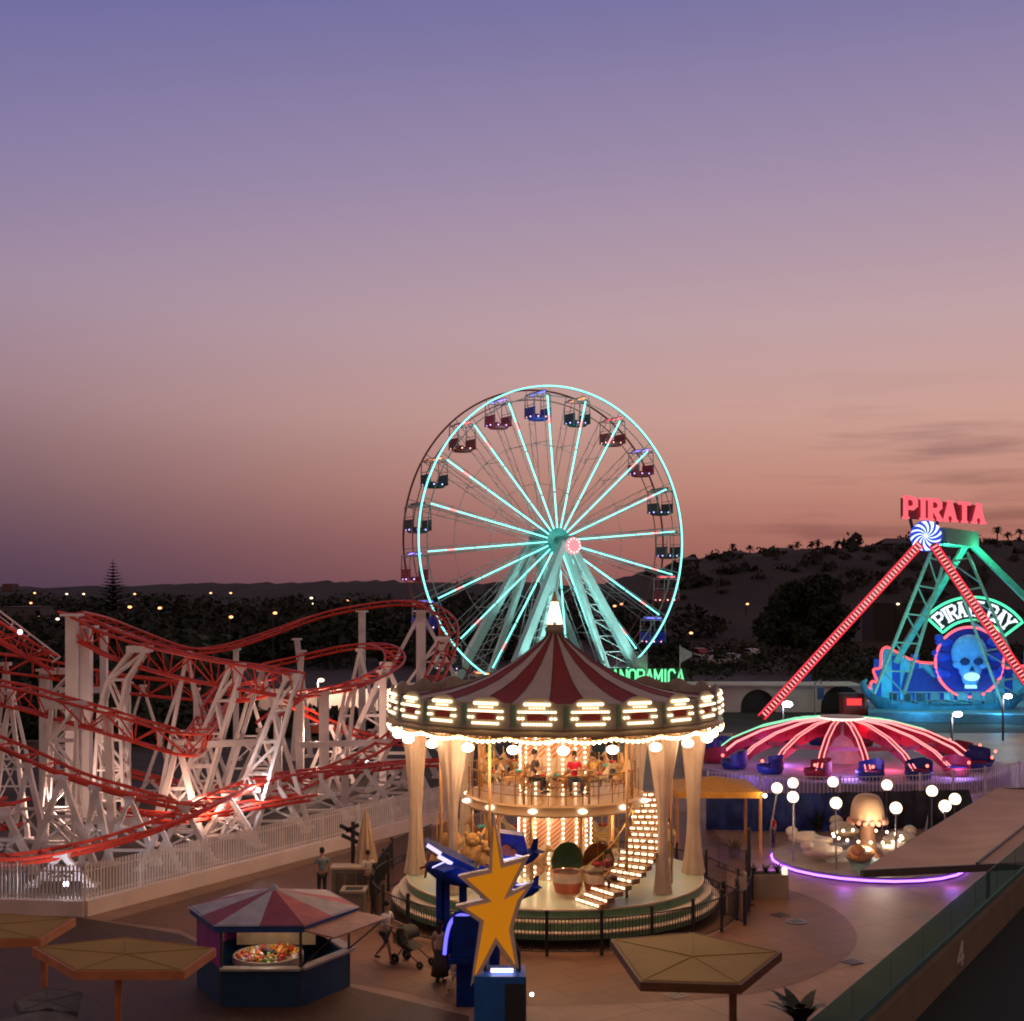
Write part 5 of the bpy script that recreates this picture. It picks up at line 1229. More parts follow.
def plane_ride():
    Y = 36.5; o = Vector(((490-CX)*Y/F, Y, 0)); t = thing('plane_ride', 'dark blue toy plane ride with white light strips behind the orange star', 'ride', o)
    DB = M('plane_blue', (.008,.035,.20), .75, var=.3, spec=.15); LS = E('plane_strip', (.62,.55,1), 1.6); BLUE = E('plane_blue_tube', (.14,.12,1), 2.0)
    L = lambda px, py, dy=0: P(px,py,Y+dy)-o
    mb = MB(); mb.tube([(0,0,0),(0,0,3.2)], .28, 14); mb.lathe([(.9,.02),(.9,.2),(.3,.35)], 24); mb.build('mast', DB, t)
    for k, (px, py, dy, s, rz) in enumerate(((452,874,0,1.0,-.5),(514,860,.4,.9,.6),(515,893,-.2,.75,.3))):
        c = L(px,py,dy); mb = MB(); mb.beam((0,0,2.4), c, .12, .14); arm = mb.build('arm', DB, t)
        b = thing.__call__ if False else None
        mb = MB(); prof = [(.02,-1.0),(.2,-.95),(.34,-.5),(.36,.2),(.26,.8),(.1,1.15)]
        mb.M = Matrix.Rotation(pi/2, 4, 'Y'); mb.lathe(prof, 14); mb.M = Matrix.Identity(4)
        pl = mb.build('plane', DB, t, True); pl.location = c; pl.rotation_euler = (0,.18 if k == 0 else -.1,rz); pl.scale = (s*.8,s*.8,s*.8)
        mb = MB(); mb.prism([(-.2,-1.05,.3),(.22,-1.05,.3),(.3,0,.3),(.22,1.05,.3),(-.2,1.05,.3),(-.3,0,.3)], (0,0,.06)); mb.build('wing', DB, pl)
        mb = MB(); mb.beam((-.24,-1.0,.36),(-.33,0,.36), .04, .05); mb.build('wing_light', LS, pl)
        mb = MB(); mb.prism([(.75,.0,.1),(1.15,0,.1),(1.25,0,.62),(1.05,0,.62)], (0,.05,0)); mb.prism([(.85,-.45,.12),(1.2,-.45,.12),(1.2,.45,.12),(.85,.45,.12)], (0,0,.05)); mb.build('tail', DB, pl)
        mb = MB(); mb.ball((-1.03,0,0), .12, 8, 6); 
        for q in range(2): mb.beam((-1.05,-.45 if q else 0,0 if q else -.45),(-1.05,.45 if q else 0,0 if q else .45), .04, .09)
        mb.build('propeller', M('prop_red', (.4,.06,.05), .4), pl)
    # left float panel and the glowing arch by its entrance
    mb = MB(); a, b, c, d = L(424,843), L(475,868), L(478,880), L(446,862); mb.prism([a,b,c,d], (0,.9,0)); w = mb.build('wing_board', DB, t)
    mb = MB(); mb.beam(L(427,845,-.06), L(441,854,-.06), .07, .1); mb.beam(L(438,856,-.06), L(452,864,-.06), .09, .1); mb.beam(L(447,874,-.06), L(453,872,-.06), .14, .12); mb.build('strip_light', LS, w)
    mb = MB(); a = [L(500,833), L(524,836), L(529,857), L(503,862)]; mb.prism(a, (0,.6,0)); pn = mb.build('picture_board', M('board_blue', (.02,.05,.4), .4, var=.5, scale=2.5), t)
    mb = MB(); mb.beam(L(501,860.5,-.05), L(528,856,-.05), .06, .06); mb.beam(L(516,886,-.2), L(531,883,-.2), .07, .07); mb.build('strip_light', LS, pn)
    mb = MB(); mb.ball(L(506,850,-.05), .16, 8, 6, (1,.4,1)); mb.ball(L(513,853,-.05), .12, 8, 6, (1,.4,1)); mb.build('painted_figure', M('figure_orange', (.6,.2,.08), .5), pn)
    for px in (440,446,463): mb = MB(); mb.beam(L(px,862,.3), Vector((L(px,862,.3).x,.3,.25)), .22, .2, up=(0,1,0)); mb.build('strut', DB, t)
    Ya = 34.5; L2 = lambda px, py: P(px,py,Ya)-o; mb = MB(); arcp = spline([L2(447,953),L2(449,935),L2(454,920),L2(464,914),L2(476,918)], 6)
    mb.tube(arcp, .13, 10); ar = mb.build('arch', DB, t, True)
    mb = MB(); mb.tube([p+Vector((-.06,-.14,0)) for p in arcp], .055, 6); mb.build('arch_light', BLUE, ar, True)
    mb = MB(); p = L2(466,935); mb.box(p, (.75,.5,1.1), taper=.9); mb.box(p+Vector((0,0,-.62)), (.9,.7,.12)); mb.build('entrance_box', DB, t)
    q = Vector((p.x, p.y, 0)); mb = MB(); mb.box(Vector((p.x,p.y,(p.z-.5)/2)), (.5,.4,max(.1,p.z-.5))); mb.build('box_stand', DB, t)
    lamp('plane_light', P(468,862,35.6), (.3,.3,1), 14, .2); lamp('plane_light', P(515,875,35.6), (.3,.3,1), 10, .2)
plane_ride()

# ================================================================ people
def ppl():
    def at(px, py): p = G(px,py); return (p.x,p.y,0)
    p = at(385,962)
    person('adult in a pale shirt and dark shorts pushing the black pushchair', p, radians(62), 1.74, (.78,.74,.7), (.03,.045,.06), 'walk', shorts=True, arms='push')
    # pushchair
    q = G(412,964); t = thing('pushchair', 'black folding pushchair being pushed past the carousel railing', 'pushchair', (q.x,q.y,0), radians(62-8))
    BK = M('pram_black', (.015,.018,.015), .7); mb = MB(); mb.M = Matrix.Rotation(0, 4, 'Z')
    mb.prism([(-.24,.35,.55),(-.24,-.1,.42),(-.24,-.25,.5),(-.24,.15,.62),(-.24,.42,.98)], (.48,0,0)); mb.build('seat', BK, t)
    mb = MB(); mb.grid(lambda u, v: (-.26+.52*u, .42-.5*sin(v*pi*.55), .75+.35*cos(v*pi*.6-.4)), 4, 8); mb.build('hood', BK, t, True)
    mb = MB()
    for s in (-1,1):
        mb.tube([(s*.26,.62,1.02),(s*.26,.3,.6),(s*.26,-.5,.14)], .02, 5); mb.tube([(s*.26,.1,.55),(s*.26,.42,.14)], .02, 5)
    mb.tube([(-.26,.62,1.02),(.26,.62,1.02)], .025, 5); mb.build('frame', IRON, t)
    for x in (-.27,.27):
        for y, r in ((-.52,.11),(.44,.15)):
            mb = MB(); mb.M = Matrix.Translation((x,y,r)) @ Matrix.Rotation(pi/2, 4, 'Y'); mb.lathe([(r*.75,-.03),(r,-.03),(r,.03),(r*.75,.03),(.03,.02),(.03,-.02),(r*.75,-.03)], 16); mb.build('wheel', BK, t)
    mb = MB(); mb.box((0,.5,.72), (.34,.2,.34)); mb.build('bag', M('bag_tan', (.3,.2,.1), .8), t)
    person('person in a grey-blue shirt standing behind the striped kiosk', at(322,899), radians(200), 1.75, (.15,.22,.24), (.03,.03,.04))
    person('person in white standing by the closed parasol and grey bins', at(368,900), radians(20), 1.68, (.6,.55,.5), (.1,.08,.07), arms='hold')
    person('woman in a light top and long dark skirt near the glowing blue arch', at(440,982), radians(150), 1.66, (.45,.33,.26), (.06,.045,.045), longhair=True, dress=True, hair=(.03,.015,.008))
    person('small child in white walking beside the long-skirted woman', at(455,991), radians(140), 1.0, (.55,.5,.45), (.5,.46,.42), 'walk', shorts=True)
    person('child in a red top standing by the purple-lit jellyfish ride', at(773,846), radians(-70), 1.35, (.5,.02,.03), (.05,.03,.05))
    for px, py, Y, lb, sh, lg, rz, hh in ((533,797,42.75,'rider in a dark top astride a horse on the upper deck',(.06,.04,.035),(.02,.02,.03),75,1.7),(574,797,42.6,'rider in a bright red top on the upper deck',(.6,.015,.05),(.03,.03,.05),10,1.65),(594,797,42.75,'rider in a yellow top at the right on the upper deck',(.6,.38,.12),(.2,.12,.06),-60,1.6)):
        p = P(px,py,Y); p.z = 4.28; person(lb, p, radians(rz), hh, sh, lg, 'seat', arms='hold')
    p = P(606,862,41.6); person('rider in a dark red top sitting beside the lit stairs on the lower deck', (p.x,p.y,1.3), radians(40), 1.6, (.2,.03,.03), (.1,.06,.04), 'seat', arms='hold')
    person('person in a cream shirt on the lower deck beyond the right drape', (CA.x+4.1,CA.y+.9,1.105), radians(-30), 1.65, (.6,.5,.35), (.35,.2,.1))
    # clutter by the left of the carousel
    p = G(366,892); t = thing('closed_parasol', 'closed beige parasol standing left of the carousel', 'parasol', (p.x,p.y,0))
    mb = MB(); mb.tube([(0,0,0),(0,0,2.9)], .035, 8); mb.box((0,0,.06), (.6,.6,.12)); mb.build('pole', M('wood', (.25,.14,.07), .6), t)
    mb = MB(); mb.grid(lambda u, v: ((.03+.34*v**.8)*(1+.18*sin(8*2*pi*u))*cos(2*pi*u), (.03+.34*v**.8)*(1+.18*sin(8*2*pi*u))*sin(2*pi*u), 2.95-1.9*v+.08*sin(8*2*pi*u)*v), 48, 8); mb.build('cloth', M('parasol_beige', (.52,.38,.27), .85, trans=.2), t, True)
    p = G(353,890); t = thing('directional_post', 'dark post with slanting arms beside the closed parasol', 'post', (p.x,p.y,0)); mb = MB(); mb.tube([(0,0,0),(0,0,2.5)], .08, 8); mb.build('post', IRON, t)
    for z, a, l in ((2.15,-.5,.95),(1.85,-.45,.8),(2.3,.5,.5)): mb = MB(); mb.beam((-l*.5,-.08,z-l*.5*a),(l*.45,-.08,z+l*.45*a), .06, .14); mb.build('arm', IRON, t)
    p = G(352,898); t = thing('service_counter', 'small grey counter with a pale top behind the dark post', 'counter', (p.x-.1,p.y+.4,0)); mb = MB(); mb.box((0,0,.5), (1.3,.6,1.0)); mb.build('body', M('counter_body', (.2,.16,.13), .7), t); mb = MB(); mb.box((0,0,1.04), (1.4,.7,.08)); mb.build('top', M('counter_top', (.5,.4,.3), .5), t)
    mb = MB()
    for x in (-.35,.05,.42): mb.box((x,-.31,.5), (.3,.03,.75))
    mb.build('door', M('counter_door', (.10,.09,.08), .6), t)
    p = G(345,918); t = thing('litter_bin', 'square grey litter bin in front of the counter', 'bin', (p.x+.3,p.y,0)); mb = MB(); mb.box((0,0,.46), (.75,.75,.9)); mb.box((0,0,.04), (.65,.65,.06)); mb.build('body', M('bin_grey', (.2,.17,.14), .7), t)
    mb = MB()
    for x, y, sx_, sy_ in ((0,.36,.85,.13),(0,-.36,.85,.13),(.36,0,.13,.59),(-.36,0,.13,.59)): mb.box((x,y,.95), (sx_,sy_,.09))
    mb.build('rim', M('bin_rim', (.3,.25,.2), .6), t)
    mb = MB(); mb.box((0,0,.925), (.58,.58,.02)); mb.build('mouth', IRON, t)
    line_fence('iron_railing', 'dark iron railing running past the counter towards the carousel left side', 'railing', [G(374,893), G(392,868), G(432,850)], 1.15, IRON, gap=.13, post=1.8)
    line_fence('queue_railing', 'dark iron railing and tall posts at the right of the carousel', 'railing', [G(703,905), G(745,925), G(752,900), G(747,880), G(716,868)], 1.1, IRON, gap=.13, post=1.6)
ppl()

# ================================================================ plants
def frond_plant(t, n, h, spread, mat, w=.12, rr=None, base=0.0, droop=.5):
    rr = rr or RND; mb = MB()
    for k in range(n):
        a = 2*pi*k/n+rr.uniform(-.3,.3); l = h*rr.uniform(.7,1.1); sp = spread*rr.uniform(.5,1.1); e = Vector((cos(a),sin(a),0)); s = Vector((-sin(a),cos(a),0)); prev = None
        for j in range(6):
            f = j/5; c = e*(sp*f)+Vector((0,0,base+l*(f-droop*f*f*.9))); ww = w*(1-f*.95)*(.6+1.2*f if f < .4 else 1.1); cur = (c-s*ww, c+s*ww)
            if prev: mb.quad(prev[0], prev[1], cur[1], cur[0])
            prev = cur
    return mb.build('leaf', mat, t)
LEAFD = M('leaf_dark', (.02,.032,.014), .5, var=.5, scale=4)
def plants():
    p = G(768,899); t = thing('planter_box', 'pale grey planter box with agaves beside the curved path', 'planter', (p.x,p.y+.4,0)); mb = MB(); mb.box((0,0,.42), (1.5,.7,.84)); mb.build('box', M('planter_grey', (.34,.27,.22), .7, var=.1), t)
    mb = MB(); mb.box((0,0,.846), (1.36,.56,.012)); mb.build('soil', M('soil', (.03,.02,.015), .95), t)
    for k, x in enumerate((-.45,0,.42)):
        a = thing('agave_plant', ('dark spiky agave at the left end of the grey planter','dark spiky agave in the middle of the grey planter','dark spiky agave at the right end of the grey planter')[k], 'plant', (p.x+x,p.y+.4,.852), k, 'agaves in the grey planter'); frond_plant(a, 16, .5, .42, LEAFD, .05, random.Random(k))
    mb = MB(); mb.box((0,0,.12), (.18,.18,.24)); l = tag(mb.build('small_lamp_box', E('box_lamp', (1,.8,.6), 1.2)), 'small glowing white box standing on the end of the grey planter', 'lamp'); l.location = (p.x+.82-.2,p.y+.15,.84)
    p = G(800,1022); a = thing('bird_of_paradise_plant', 'dark big-leaved plant at the bottom edge right of the mustard canopy', 'plant', (p.x,p.y,0))
    frond_plant(a, 20, 1.2, .95, LEAFD, .26, random.Random(4), droop=.55); 
    p = G(818,832); a = thing('palm_bush', 'dark feathery palm bush behind the globe lamps', 'plant', (p.x,p.y,0))
    frond_plant(a, 26, 1.9, 1.3, LEAFD, .1, random.Random(8), droop=.45); mb = MB(); mb.tube([(0,0,0),(0,0,.5)], .12, 7); mb.build('trunk', M('trunk_brown', (.06,.04,.03), .9), a)
    p = G(730,896); a = thing('slim_post', 'tall dark post by the railing right of the carousel', 'post', (G(749,905).x,G(749,905).y,0)); mb = MB(); mb.tube([(0,0,0),(0,0,2.6)], .07, 8); mb.box((0,0,.02), (.3,.3,.04)); mb.ball((0,0,2.62), .09, 8, 5); mb.build('post', IRON, a)
    p = G(735,858); a = thing('potted_shrub', 'thin yellow-green shrub beyond the railing right of the carousel', 'plant', (p.x,p.y,0)); frond_plant(a, 14, 1.6, .55, M('leaf_olive', (.12,.09,.025), .6, var=.4), .08, random.Random(12)); mb = MB(); mb.lathe([(.2,.01),(.27,.4),(.22,.4),(.2,.35),(.02,.35)], 14); mb.build('pot', M('pot', (.12,.08,.06), .7), a)
plants()
def covers():
    for k, (px, py, lb) in enumerate(((796,922,'round metal manhole cover on the pale concrete near the planter'),(780,915,'small square metal drain cover on the brown paving by the planter'),(676,996,'square metal drain cover below the front of the mustard canopy'),(852,962,'small square drain cover on the pale concrete beside the near terrace'))):
        p = G(px,py); t = thing('drain_cover', lb, 'drain cover', (p.x,p.y,.006), radians(32)); mb = MB()
        if k == 0: mb.lathe([(.01,.02),(.33,.02),(.36,.012),(.36,0)], 24)
        else: mb.box((0,0,.008), (.5,.5,.016))
        mb.build('cover', M('cover_iron', (.16,.14,.13), .35, metal=.7), t); mb = MB()
        for q in range(4): mb.box((-.17+.115*q,0,.024 if k == 0 else .020), (.03,.4,.008))
        mb.build('grating', IRON, t)
covers()

# ================================================================ beige awning and the near terrace
def near_building():
    d = u32; n = v32
    A = G(862,870,3.3); Bc = G(985,864,3.3); C_ = A+d*17.5; t = thing('beige_awning', 'large flat beige fabric awning sloping along the near terrace', 'awning', (A.x,A.y,0)); o = Vector((A.x,A.y,0))
    wv = (Bc-A).normalized()*7.0; AW = M('awning_beige', (.70,.48,.33), .75, var=.14, scale=.4, trans=.12)
    for k in range(2):
        a = A-o+wv*(k/2)+Vector((0,0,.002*k)); b = A-o+wv*((k+1)/2)
        def f(u, v): 
            p = a.lerp(b,u)+d*(17.5*v); p.z = 3.3-.16*sin(pi*u)*(.6+.4*sin(pi*v))-.06*abs(sin(9*pi*v))*sin(pi*u); return p
        mb = MB(); mb.grid(f, 12, 40); mb.build('fabric', AW, t, True)
    mb = MB(); mb.beam(A-o-Vector((0,0,.1)), A-o+wv-Vector((0,0,.1)), .1, .2); mb.beam(A-o-Vector((0,0,.1)), A-o+d*17.5-Vector((0,0,.1)), .1, .16); mb.beam(A-o+d*17.5-Vector((0,0,.1)), A-o+d*17.5+wv-Vector((0,0,.1)), .1, .16); mb.beam(A-o+wv-Vector((0,0,.1)), A-o+d*17.5+wv-Vector((0,0,.1)), .1, .16)
    mb.beam(A-o+wv*.5+Vector((0,0,.03)), A-o+wv*.5+d*17.5+Vector((0,0,.03)), .07, .05); mb.build('frame', M('awning_frame', (.10,.085,.08), .5), t)
    for a_ in (0,5.8,11.6,17.2):
        for w in (.55,): mb = MB(); q = A-o+d*a_+wv*w; mb.tube([(q.x,q.y,0),(q.x,q.y,3.1)], .06, 8); mb.build('post', M('awning_frame', (.1,.085,.08), .5), t)
    # terrace of the near building
    zt = 5.0; p1 = G(1024,841,zt); p0 = p1-d*40; p2 = p1+d*4.0
    t = thing('near_terrace', 'near building terrace with a dark green roof floor and a low olive parapet', 'building', (p1.x,p1.y,0)); o = Vector((p1.x,p1.y,0))
    p0, p1, p2 = p0-o, p1-o, p2-o; zc = 4.30; zf = 3.62
    at = lambda p, off, z: Vector((p.x,p.y,0))+n*off+Vector((0,0,z))
    mb = MB(); mb.prism([at(p0,-.10,zf-.6), at(p2,-.10,zf-.6), at(p2,.14,zf-.6), at(p0,.14,zf-.6)], (0,0,zc-zf+.6)); mb.build('parapet', M('parapet_olive', (.20,.145,.075), .8, var=.15, scale=1.2), t)
    mb = MB(); mb.prism([at(p0,.14,zf-.3), at(p2,.14,zf-.3), at(p2,16,zf-.3), at(p0,16,zf-.3)], (0,0,.3)); mb.build('roof_floor', M('floor_green', (.010,.021,.013), .85, var=.15, scale=.6), t)
    mb = MB(); mb.prism([at(p0,.10,0), at(p2,.10,0), at(p2,15.9,0), at(p0,15.9,0)], (0,0,zf-.31)); mb.build('wall', M('terrace_wall', (.3,.24,.2), .8), t)
    # 4 painted on the parapet
    mb = MB(); b = G(939,966,zc-.55)-o; q0 = None; s = (p1-p0).normalized()
    along = (b-p0).dot(s); base = Vector((p0.x,p0.y,0))+s*along+n*.145
    glyph(mb, '4', lambda u, v, dd: base+s*(u*.80)+Vector((0,0,zf+.14+v*.42))-n*(dd*.2), .17, 0.02); mb.build('number', M('number_white', (.6,.58,.52), .6), t)
    t = thing('glass_balustrade', 'green tinted glass balustrade along the near terrace parapet', 'balustrade', Vector((p1.x,p1.y,zc))+o)
    base = Vector(t.location)-o; GL = glass('teal_glass', (.05,.11,.095), .5, .08); L = (p2-p0).length; k = 0; x = 0; o2 = Vector((p1.x,p1.y,zc))
    while x < L-.1:
        a = p0+s*(x+.012); b = p0+s*(min(L,x+2.05)-.012); mb = MB(); sh = lambda p, z: Vector((p.x,p.y,z))-o2
        mb.prism([sh(a,zc-.25+.26), sh(b,zc-.25+.26), sh(b,zt), sh(a,zt)], n*.014); mb.build('glass_panel', GL, t); x += 2.05
    mb = MB(); mb.beam(Vector((p0.x,p0.y,zc+.05))-o2+n*.007, Vector((p2.x,p2.y,zc+.05))-o2+n*.007, .06, .1); mb.build('base_rail', M('rail_teal', (.06,.13,.12), .4), t)
near_building()

# ================================================================ background
def leafcloud(mb, c, rad, n, size, rr, hollow=.55):
    for _ in range(n):
        while True:
            v = Vector((rr.uniform(-1,1), rr.uniform(-1,1), rr.uniform(-1,1)))
            if hollow < v.length < 1: break
        p = Vector((c[0]+v.x*rad[0], c[1]+v.y*rad[1], c[2]+v.z*rad[2])); s = size*rr.uniform(.6,1.4)
        a = Vector((rr.uniform(-1,1),rr.uniform(-1,1),rr.uniform(-.6,.6))).normalized(); b = a.orthogonal().normalized(); b = (b*cos(rr.random()*6)+a.cross(b)*sin(rr.random()*6)).normalized()
        mb.quad(p-a*s-b*s*.5, p+a*s-b*s*.5, p+a*s+b*s*.5, p-a*s+b*s*.5)
FOL = [M('foliage_dark', (.022,.03,.016), .8, var=.5, scale=.3), M('foliage_mid', (.032,.042,.02), .8, var=.5, scale=.3)]
BARK = M('bark', (.05,.038,.028), .9)
def tree(label, px, Y, top_py, wpx, name='broadleaf_tree', group=None, seed=0, n=900, base=None, z0=0.0):
    rr = random.Random(seed); X = (px-CX)*Y/F; hgt = H-(top_py-HZ)*Y/F-z0; w = wpx*Y/F/2
    t = thing(name, label, 'tree', (X,Y,z0), rr.random()*6, group); mb = MB(); tr = hgt*.28
    mb.tube([(0,0,0),(.1,0,tr),(0,.1,hgt*.6)], [hgt*.035,hgt*.028,hgt*.01], 7)
    for k in range(5): a = rr.random()*6.3; mb.tube([(.1,0,tr*rr.uniform(.8,1.3)),(w*.6*cos(a),w*.6*sin(a),hgt*rr.uniform(.5,.75))], [hgt*.015,hgt*.004], 5)
    mb.build('trunk', BARK, t); mb = MB()
    for k in range(9):
        a = rr.random()*6.3; r = w*rr.uniform(.1,.62); zc = hgt*rr.uniform(.32,.80); q = w*rr.uniform(.32,.5)
        leafcloud(mb, (r*cos(a),r*sin(a),zc), (q,q,min(q*.8,hgt-zc)), n//9, max(.14,w*.055), rr, .3)
    mb.build('crown', FOL[seed % 2], t); return t
def palm(label, px, top_py, Y, hgt, seed=0, group=None, z=None):
    rr = random.Random(seed); X = (px-CX)*Y/F; zt = H-(top_py-HZ)*Y/F; z0 = zt-hgt; t = thing('palm_tree', label, 'tree', (X,Y,z0), seed, group)
    mb = MB(); mb.tube([(0,0,-3),(.1,0,hgt*.5),(0,.05,hgt*.86)], [.3,.24,.2], 6); mb.build('trunk', BARK, t)
    mb = MB(); top = Vector((0,.05,hgt*.86))
    for k in range(30):
        a = rr.random()*6.3; el = rr.uniform(-.5,1.35); l = rr.uniform(1.5,2.4)*(.75+.03*hgt); d = Vector((cos(a)*cos(el),sin(a)*cos(el),sin(el))); s = d.cross(Vector((0,0,1))).normalized(); prev = None
        for j in range(5):
            q = j/4; c = top+d*(l*q)-Vector((0,0,l*.55*q*q)); w = .32*(1-.75*q)*(.5+q if q < .5 else 1); cur = (c-s*w+Vector((0,0,-w*.8)), c, c+s*w+Vector((0,0,-w*.8)))
            if prev: mb.quad(prev[0],prev[1],cur[1],cur[0]); mb.quad(prev[1],prev[2],cur[2],cur[1])
            prev = cur
    mb.build('crown', FOL[0], t)
def background():
    rr = random.Random(21)
    # wood behind the coaster: one mass
    mb = MB()
    for k in range(270):
        Y = rr.uniform(112,330); px = rr.uniform(-60,460) if rr.random() < .8 or Y < 185 else rr.uniform(430,700); Y = Y if not (200 < px < 470 and Y < 175) else Y+75; X = (px-CX)*Y/F; top = rr.uniform(3.5,8.5)*(1.15 if Y > 220 else 1)
        w = rr.uniform(3,6.5); leafcloud(mb, (X,Y,top*.5), (w,w*.8,top*.55), 150, .32+Y*.0009, rr, .45)
    for k in range(110):
        Y = rr.uniform(93,110); px = rr.uniform(-60,250) if k < 85 else rr.uniform(250,420); X = (px-CX)*Y/F; top = rr.uniform(1.2,3.6) if px < 250 else rr.uniform(.6,1.2); w = rr.uniform(1.5,3.2); leafcloud(mb, (X,Y,top*.45), (w,w*.8,top*.6), 130, .28, rr, .4)
    o = mb.build('woodland', FOL[0]); tag(o, 'dark mass of woodland stretching away behind the roller coaster', 'woodland', kind='stuff')
    mb = MB()
    for k in range(170):
        Y = rr.uniform(360,880); px = rr.uniform(-80,620); X = (px-CX)*Y/F; top = rr.uniform(3,6.5) if Y > 560 else rr.uniform(4,10); zb = max(0,(Y-560)/340*8) if Y > 560 else 0
        w = rr.uniform(8,22); leafcloud(mb, (X,Y,zb+top*.4), (w,w*.6,top*.6), 110, .9, rr, .4)
    o = mb.build('far_treeline', FOL[1]); tag(o, 'far dark belt of trees and scrub along the left horizon', 'woodland', kind='stuff')
    mb = MB()
    for k in range(150):
        Y = rr.uniform(150,250); px = rr.uniform(660,1060); X = (px-CX)*Y/F; top = rr.uniform(.8,2.6); w = rr.uniform(2,5); leafcloud(mb, (X,Y,top*.4), (w,w*.5,top*.6), 70, .3, rr, .4)
    o = mb.build('scrub', FOL[1]); tag(o, 'low dark scrub on the ground below the right-hand hill', 'scrub', kind='stuff')
    # norfolk pine
    t = thing('norfolk_pine', 'tall pointed conifer standing above the left treeline', 'tree', ((113-CX)*300/F,300,0)); mb = MB(); hg = 18.2; mb.tube([(0,0,0),(0,0,hg)], [.4,.05], 6); mb.build('trunk', BARK, t); mb = MB()
    for lev in range(16):
        z = 5.5+lev*(hg-6)/16; r = 5.2*(1-lev/16.8)**.9
        for k in range(8):
            a = 2*pi*k/8+lev*.4; e = Vector((cos(a),sin(a),.16)); s = Vector((-sin(a),cos(a),0))
            for j in range(6):
                c = e*(r*(j+.5)/6)+Vector((0,0,z+.05*r*(j/6)**2)); w = r*.11; mb.quad(c-s*w-e*w*.6, c+s*w-e*w*.6, c+s*w*.8+e*w*.8+Vector((0,0,.15)), c-s*w*.8+e*w*.8+Vector((0,0,.15)))
    mb.build('crown', FOL[0], t)
    tree('big rounded dark tree in front of the right-hand hill', 805, 190, 572, 108, seed=2, n=6500)
    tree('small pale-limbed tree by the low wall under the big dark tree', 812, 150, 612, 34, seed=3, n=500)
    tree('bushy tree on the skyline left of the ferris wheel', 466, 360, 560, 26, seed=4, n=700); tree('smaller round tree on the skyline close left of the wheel legs', 440, 380, 572, 20, seed=6, n=600); tree('round tree on the skyline between the ferris wheel spokes', 492, 350, 566, 24, seed=8, n=600)
    for k, (px, py, hgt, lb) in enumerate(((733,545,7,'tall lone palm at the left end of the hilltop'),(750,547,5.5,'short-trunked palm beside the lone tall one on the hill'),(741,553,3,'tiny palm between the two leftmost hilltop palms'),(772,549,5,'bushy palm left of the hilltop pair'),(791,546,6,'left palm of the close hilltop pair'),(797,542,8.5,'tall palm in the middle of the hilltop row'),(812,542,7,'broad palm right of the tall middle one on the hill'),(818,540,8,'slightly taller palm in the hilltop clump'),(828,547,4.5,'low palm right of the hilltop clump'),(838,541,6,'bushy palm before the pale hilltop roof'),(849,540,8,'high thin palm near the pale hilltop roof'),(855,542,6,'round palm just left of the pale hilltop roof'),(997,527,8.5,'tall palm right of the pink letters'),(1008,533,6,'small palm between two tall ones at the right edge'),(1020,529,8.5,'tall palm at the right edge of the photograph'))):
        palm(lb, px, py-2, 415, hgt, k, 'palms along the hilltop')
    for k in range(0): pass
    # hilltop houses
    for k, (px, py, w, h_, lb) in enumerate(((905,544,52,7,'long pale roofed house on the hilltop left of the ship ride'),(735,556,24,4,'low dark house at the left end of the hilltop'),(780,553,26,4,'low house under the palms on the hilltop'),(690,562,18,4,'small dark house on the hill beside the ferris wheel'))):
        Y = 412; py -= 4; X = (px-CX)*Y/F; zt = H-(py-HZ)*Y/F; wm = w*Y/F; t = thing('house', lb, 'house', (X,Y,zt-h_)); mb = MB(); mb.box((0,0,h_*.35), (wm,8,h_*.9)); mb.build('wall', M('far_wall', (.10,.085,.085), .8), t)
        mb = MB(); mb.prism([(-wm/2-.6,-4.6,h_*.8),(wm/2+.6,-4.6,h_*.8),(wm/2-2,0,h_*1.05),(-wm/2+2,0,h_*1.05)], (0,0,.2)); mb.prism([(-wm/2-.6,4.6,h_*.8),(wm/2+.6,4.6,h_*.8),(wm/2-2,.02,h_*1.05),(-wm/2+2,.02,h_*1.05)], (0,0,.2)); mb.build('roof', M('far_roof', (.09,.08,.09), .8), t)
    # arched white building
    Y = 117; X0 = (690-CX)*Y/F; X1 = (868-CX)*Y/F; zt = H-(686-HZ)*Y/F; wm = X1-X0
    t = thing('arched_building', 'long low white building with dark arched openings behind the spider ride', 'building', (X0,Y,0)); WB = M('render_white', (.62,.52,.47), .85, var=.12, scale=.5)
    arches = [((px-CX)*Y/F-X0, 1.55 if px < 800 else 1.9) for px in (758,842)]
    mb = MB(); edges = [0]; 
    def arch_poly(xa, r, z0, sp): return [(xa-r,0),(xa-r,sp)]+[(xa-r*cos(pi*k/12),sp+r*sin(pi*k/12)) for k in range(1,12)]+[(xa+r,sp),(xa+r,0)]
    xs = 0
    for xa, r in arches:
        c = xa; ap = arch_poly(xa, r, 0, 1.0*.5); nxt = c+r
        poly = [(xs,0)]+ap[:]+[(c+r+.001,0)] if False else [(xs,0)]+ap+[(c+r+.4,0),(c+r+.4,zt),(xs,zt)]
        mb.prism([Vector((x,0,z)) for x, z in poly], (0,.5,0)); xs = c+r+.4
    mb.prism([(xs,0,0),(wm,0,0),(wm,0,zt),(xs,0,zt)], (0,.5,0)); mb.box((wm/2,3.3,zt/2), (wm-.1,5.4,zt-.02)); mb.box((wm/2,-.02,zt+.06), (wm+.3,.8,.12)); mb.build('wall', WB, t)
    for xa, r in arches: mb = MB(); mb.prism([Vector((x,.45,z)) for x, z in arch_poly(xa, r*.98, 0, .5)], (0,.1,0)); mb.build('arch_opening', M('arch_dark', (.02,.018,.02), .6), t)
